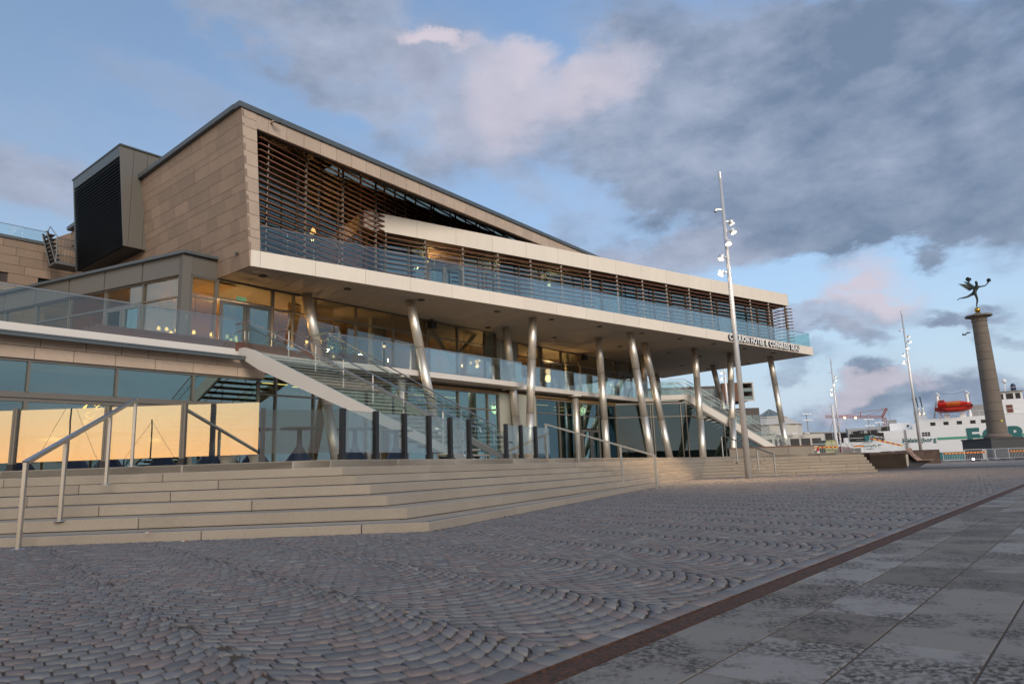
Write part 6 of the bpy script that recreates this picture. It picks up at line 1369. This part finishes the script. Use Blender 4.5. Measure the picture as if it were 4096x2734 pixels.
for k in range(5): obj('roof_lamp', MB().box(44+2.4*k,44.9+2.4*k,129,129.5,5.45,5.6), M_['ship_white'], dom)
low = thing('quay_building', 'low pale buildings behind the far staircase, left of the domed pavilion', 'building', (40,120,0)); obj('wall', MB().box(30,43,116,126,0,5.0), M_['pale_conc'], low); obj('roof', MB().box(29.8,43.2,115.8,126.2,5.01,5.2), M_['ship_grey'], low)
for k in range(8): obj('window', MB().box(30.6+1.55*k,31.7+1.55*k,115.9,115.98,3.0,4.2), M_['dark_glass'], low)
# covered passenger walkway
M_['walk_glass'] = mat('dark_truss_glazing', (.03,.028,.024), .2)
for (x0, x1, z0, z1, y, l) in ((68.5,82,7.4,7.0,172,'dark glazed passenger walkway running from the domed pavilion'),(82.3,98,7.1,8.9,175,'dark glazed passenger walkway rising towards the ferry')):
    t = thing('covered_walkway', l, 'walkway', ((x0+x1)/2,y,0), 'covered passenger walkways')
    f = lambda x: z0+(z1-z0)*(x-x0)/(x1-x0)
    obj('glazed_side', MB().extr([(x0,y,f(x0)-2.7),(x1,y,f(x1)-2.7),(x1,y,f(x1)-.25),(x0,y,f(x0)-.25)], (0,3,0)), M_['walk_glass'], t)
    obj('roof', MB().extr([(x0-.2,y-.3,f(x0)-.22),(x1+.2,y-.3,f(x1)-.22),(x1+.2,y-.3,f(x1)+.12),(x0-.2,y-.3,f(x0)+.12)], (0,3.6,0)), M_['ship_grey'], t); obj('floor_beam', MB().extr([(x0,y-.1,f(x0)-2.95),(x1,y-.1,f(x1)-2.95),(x1,y-.1,f(x1)-2.71),(x0,y-.1,f(x0)-2.71)], (0,3.2,0)), M_['ship_grey'], t)
    n = 7
    for k in range(n):
        a = x0+(x1-x0)*k/n; b = x0+(x1-x0)*(k+1)/n; obj('truss_bar', MB().bar((a,y-.06,f(a)-2.7),(b,y-.06,f(b)-.3),.12,.12), M_['brick_band'], t); obj('truss_post', MB().bar((b,y-.06,f(b)-2.7),(b,y-.06,f(b)-.3),.14,.14), M_['ship_grey'], t)
    for k in (1, 4): x = x0+(x1-x0)*k/6; obj('support', MB().box(x-.4,x+.4,y+.5,y+2,0,f(x)-2.96), M_['pale_conc'], t)
pr_ = thing('ferry_portal', 'grey steel portal frame between the two passenger walkways', 'portal', (84,169,0))
for x in (81.0,84.9,88.2): obj('portal_leg', MB().box(x-.4,x+.4,169,169.8,-.03,7.2), M_['ship_grey'], pr_)
obj('portal_beam', MB().box(80.5,88.7,168.9,169.9,7.21,7.7), M_['ship_grey'], pr_)
# bare trees by the pavilion
M_['bark'] = mat('bark', (.045,.035,.03), .9, var=.3, scale=4)
def bare_tree(x, y, h, label, seed):
    r_ = np.random.default_rng(seed); t = thing('bare_tree', label, 'tree', (x,y,0), 'bare trees by the pavilion'); tr = MB(); cr_ = MB()
    tr.tube([(x,y,-.03),(x+.1,y,h*.35)], [.16,.12], 7)
    def grow(p, d, l, r, n):
        q = p+d*l; (cr_).tube([tuple(p), tuple(q)], [r, r*.65], 4, cap=False)
        if n == 0: return
        for i in range(3):
            e = (d+Vector(r_.normal(0, .45, 3))+Vector((0,0,.12))).normalized(); grow(q, e, l*r_.uniform(.62,.85), r*.62, n-1)
    for i in range(3): grow(Vector((x+.1,y,h*.33)), (Vector(r_.normal(0,.4,3))+Vector((0,0,1))).normalized(), h*.2, .08, 4)
    obj('trunk', tr, M_['bark'], t); c = obj('crown', cr_, M_['bark'], t); c['kind'] = 'stuff'
bare_tree(46.2,124,5.6,'bare tree in front of the domed pavilion, right of the slanted column',4); bare_tree(41.5,121,4.6,'smaller bare tree left of the domed pavilion',9)
# the town beyond the water and behind the square, low on the horizon
M_['far_town'] = mat('far_town', (.10,.10,.11), .9, var=.3, scale=.02)
hill = struct(obj('far_shore', MB().prism([(-700,1500),(900,1400),(2600,1200),(2600,1300),(900,1500),(-700,1600)], -2, 9), M_['far_town']))
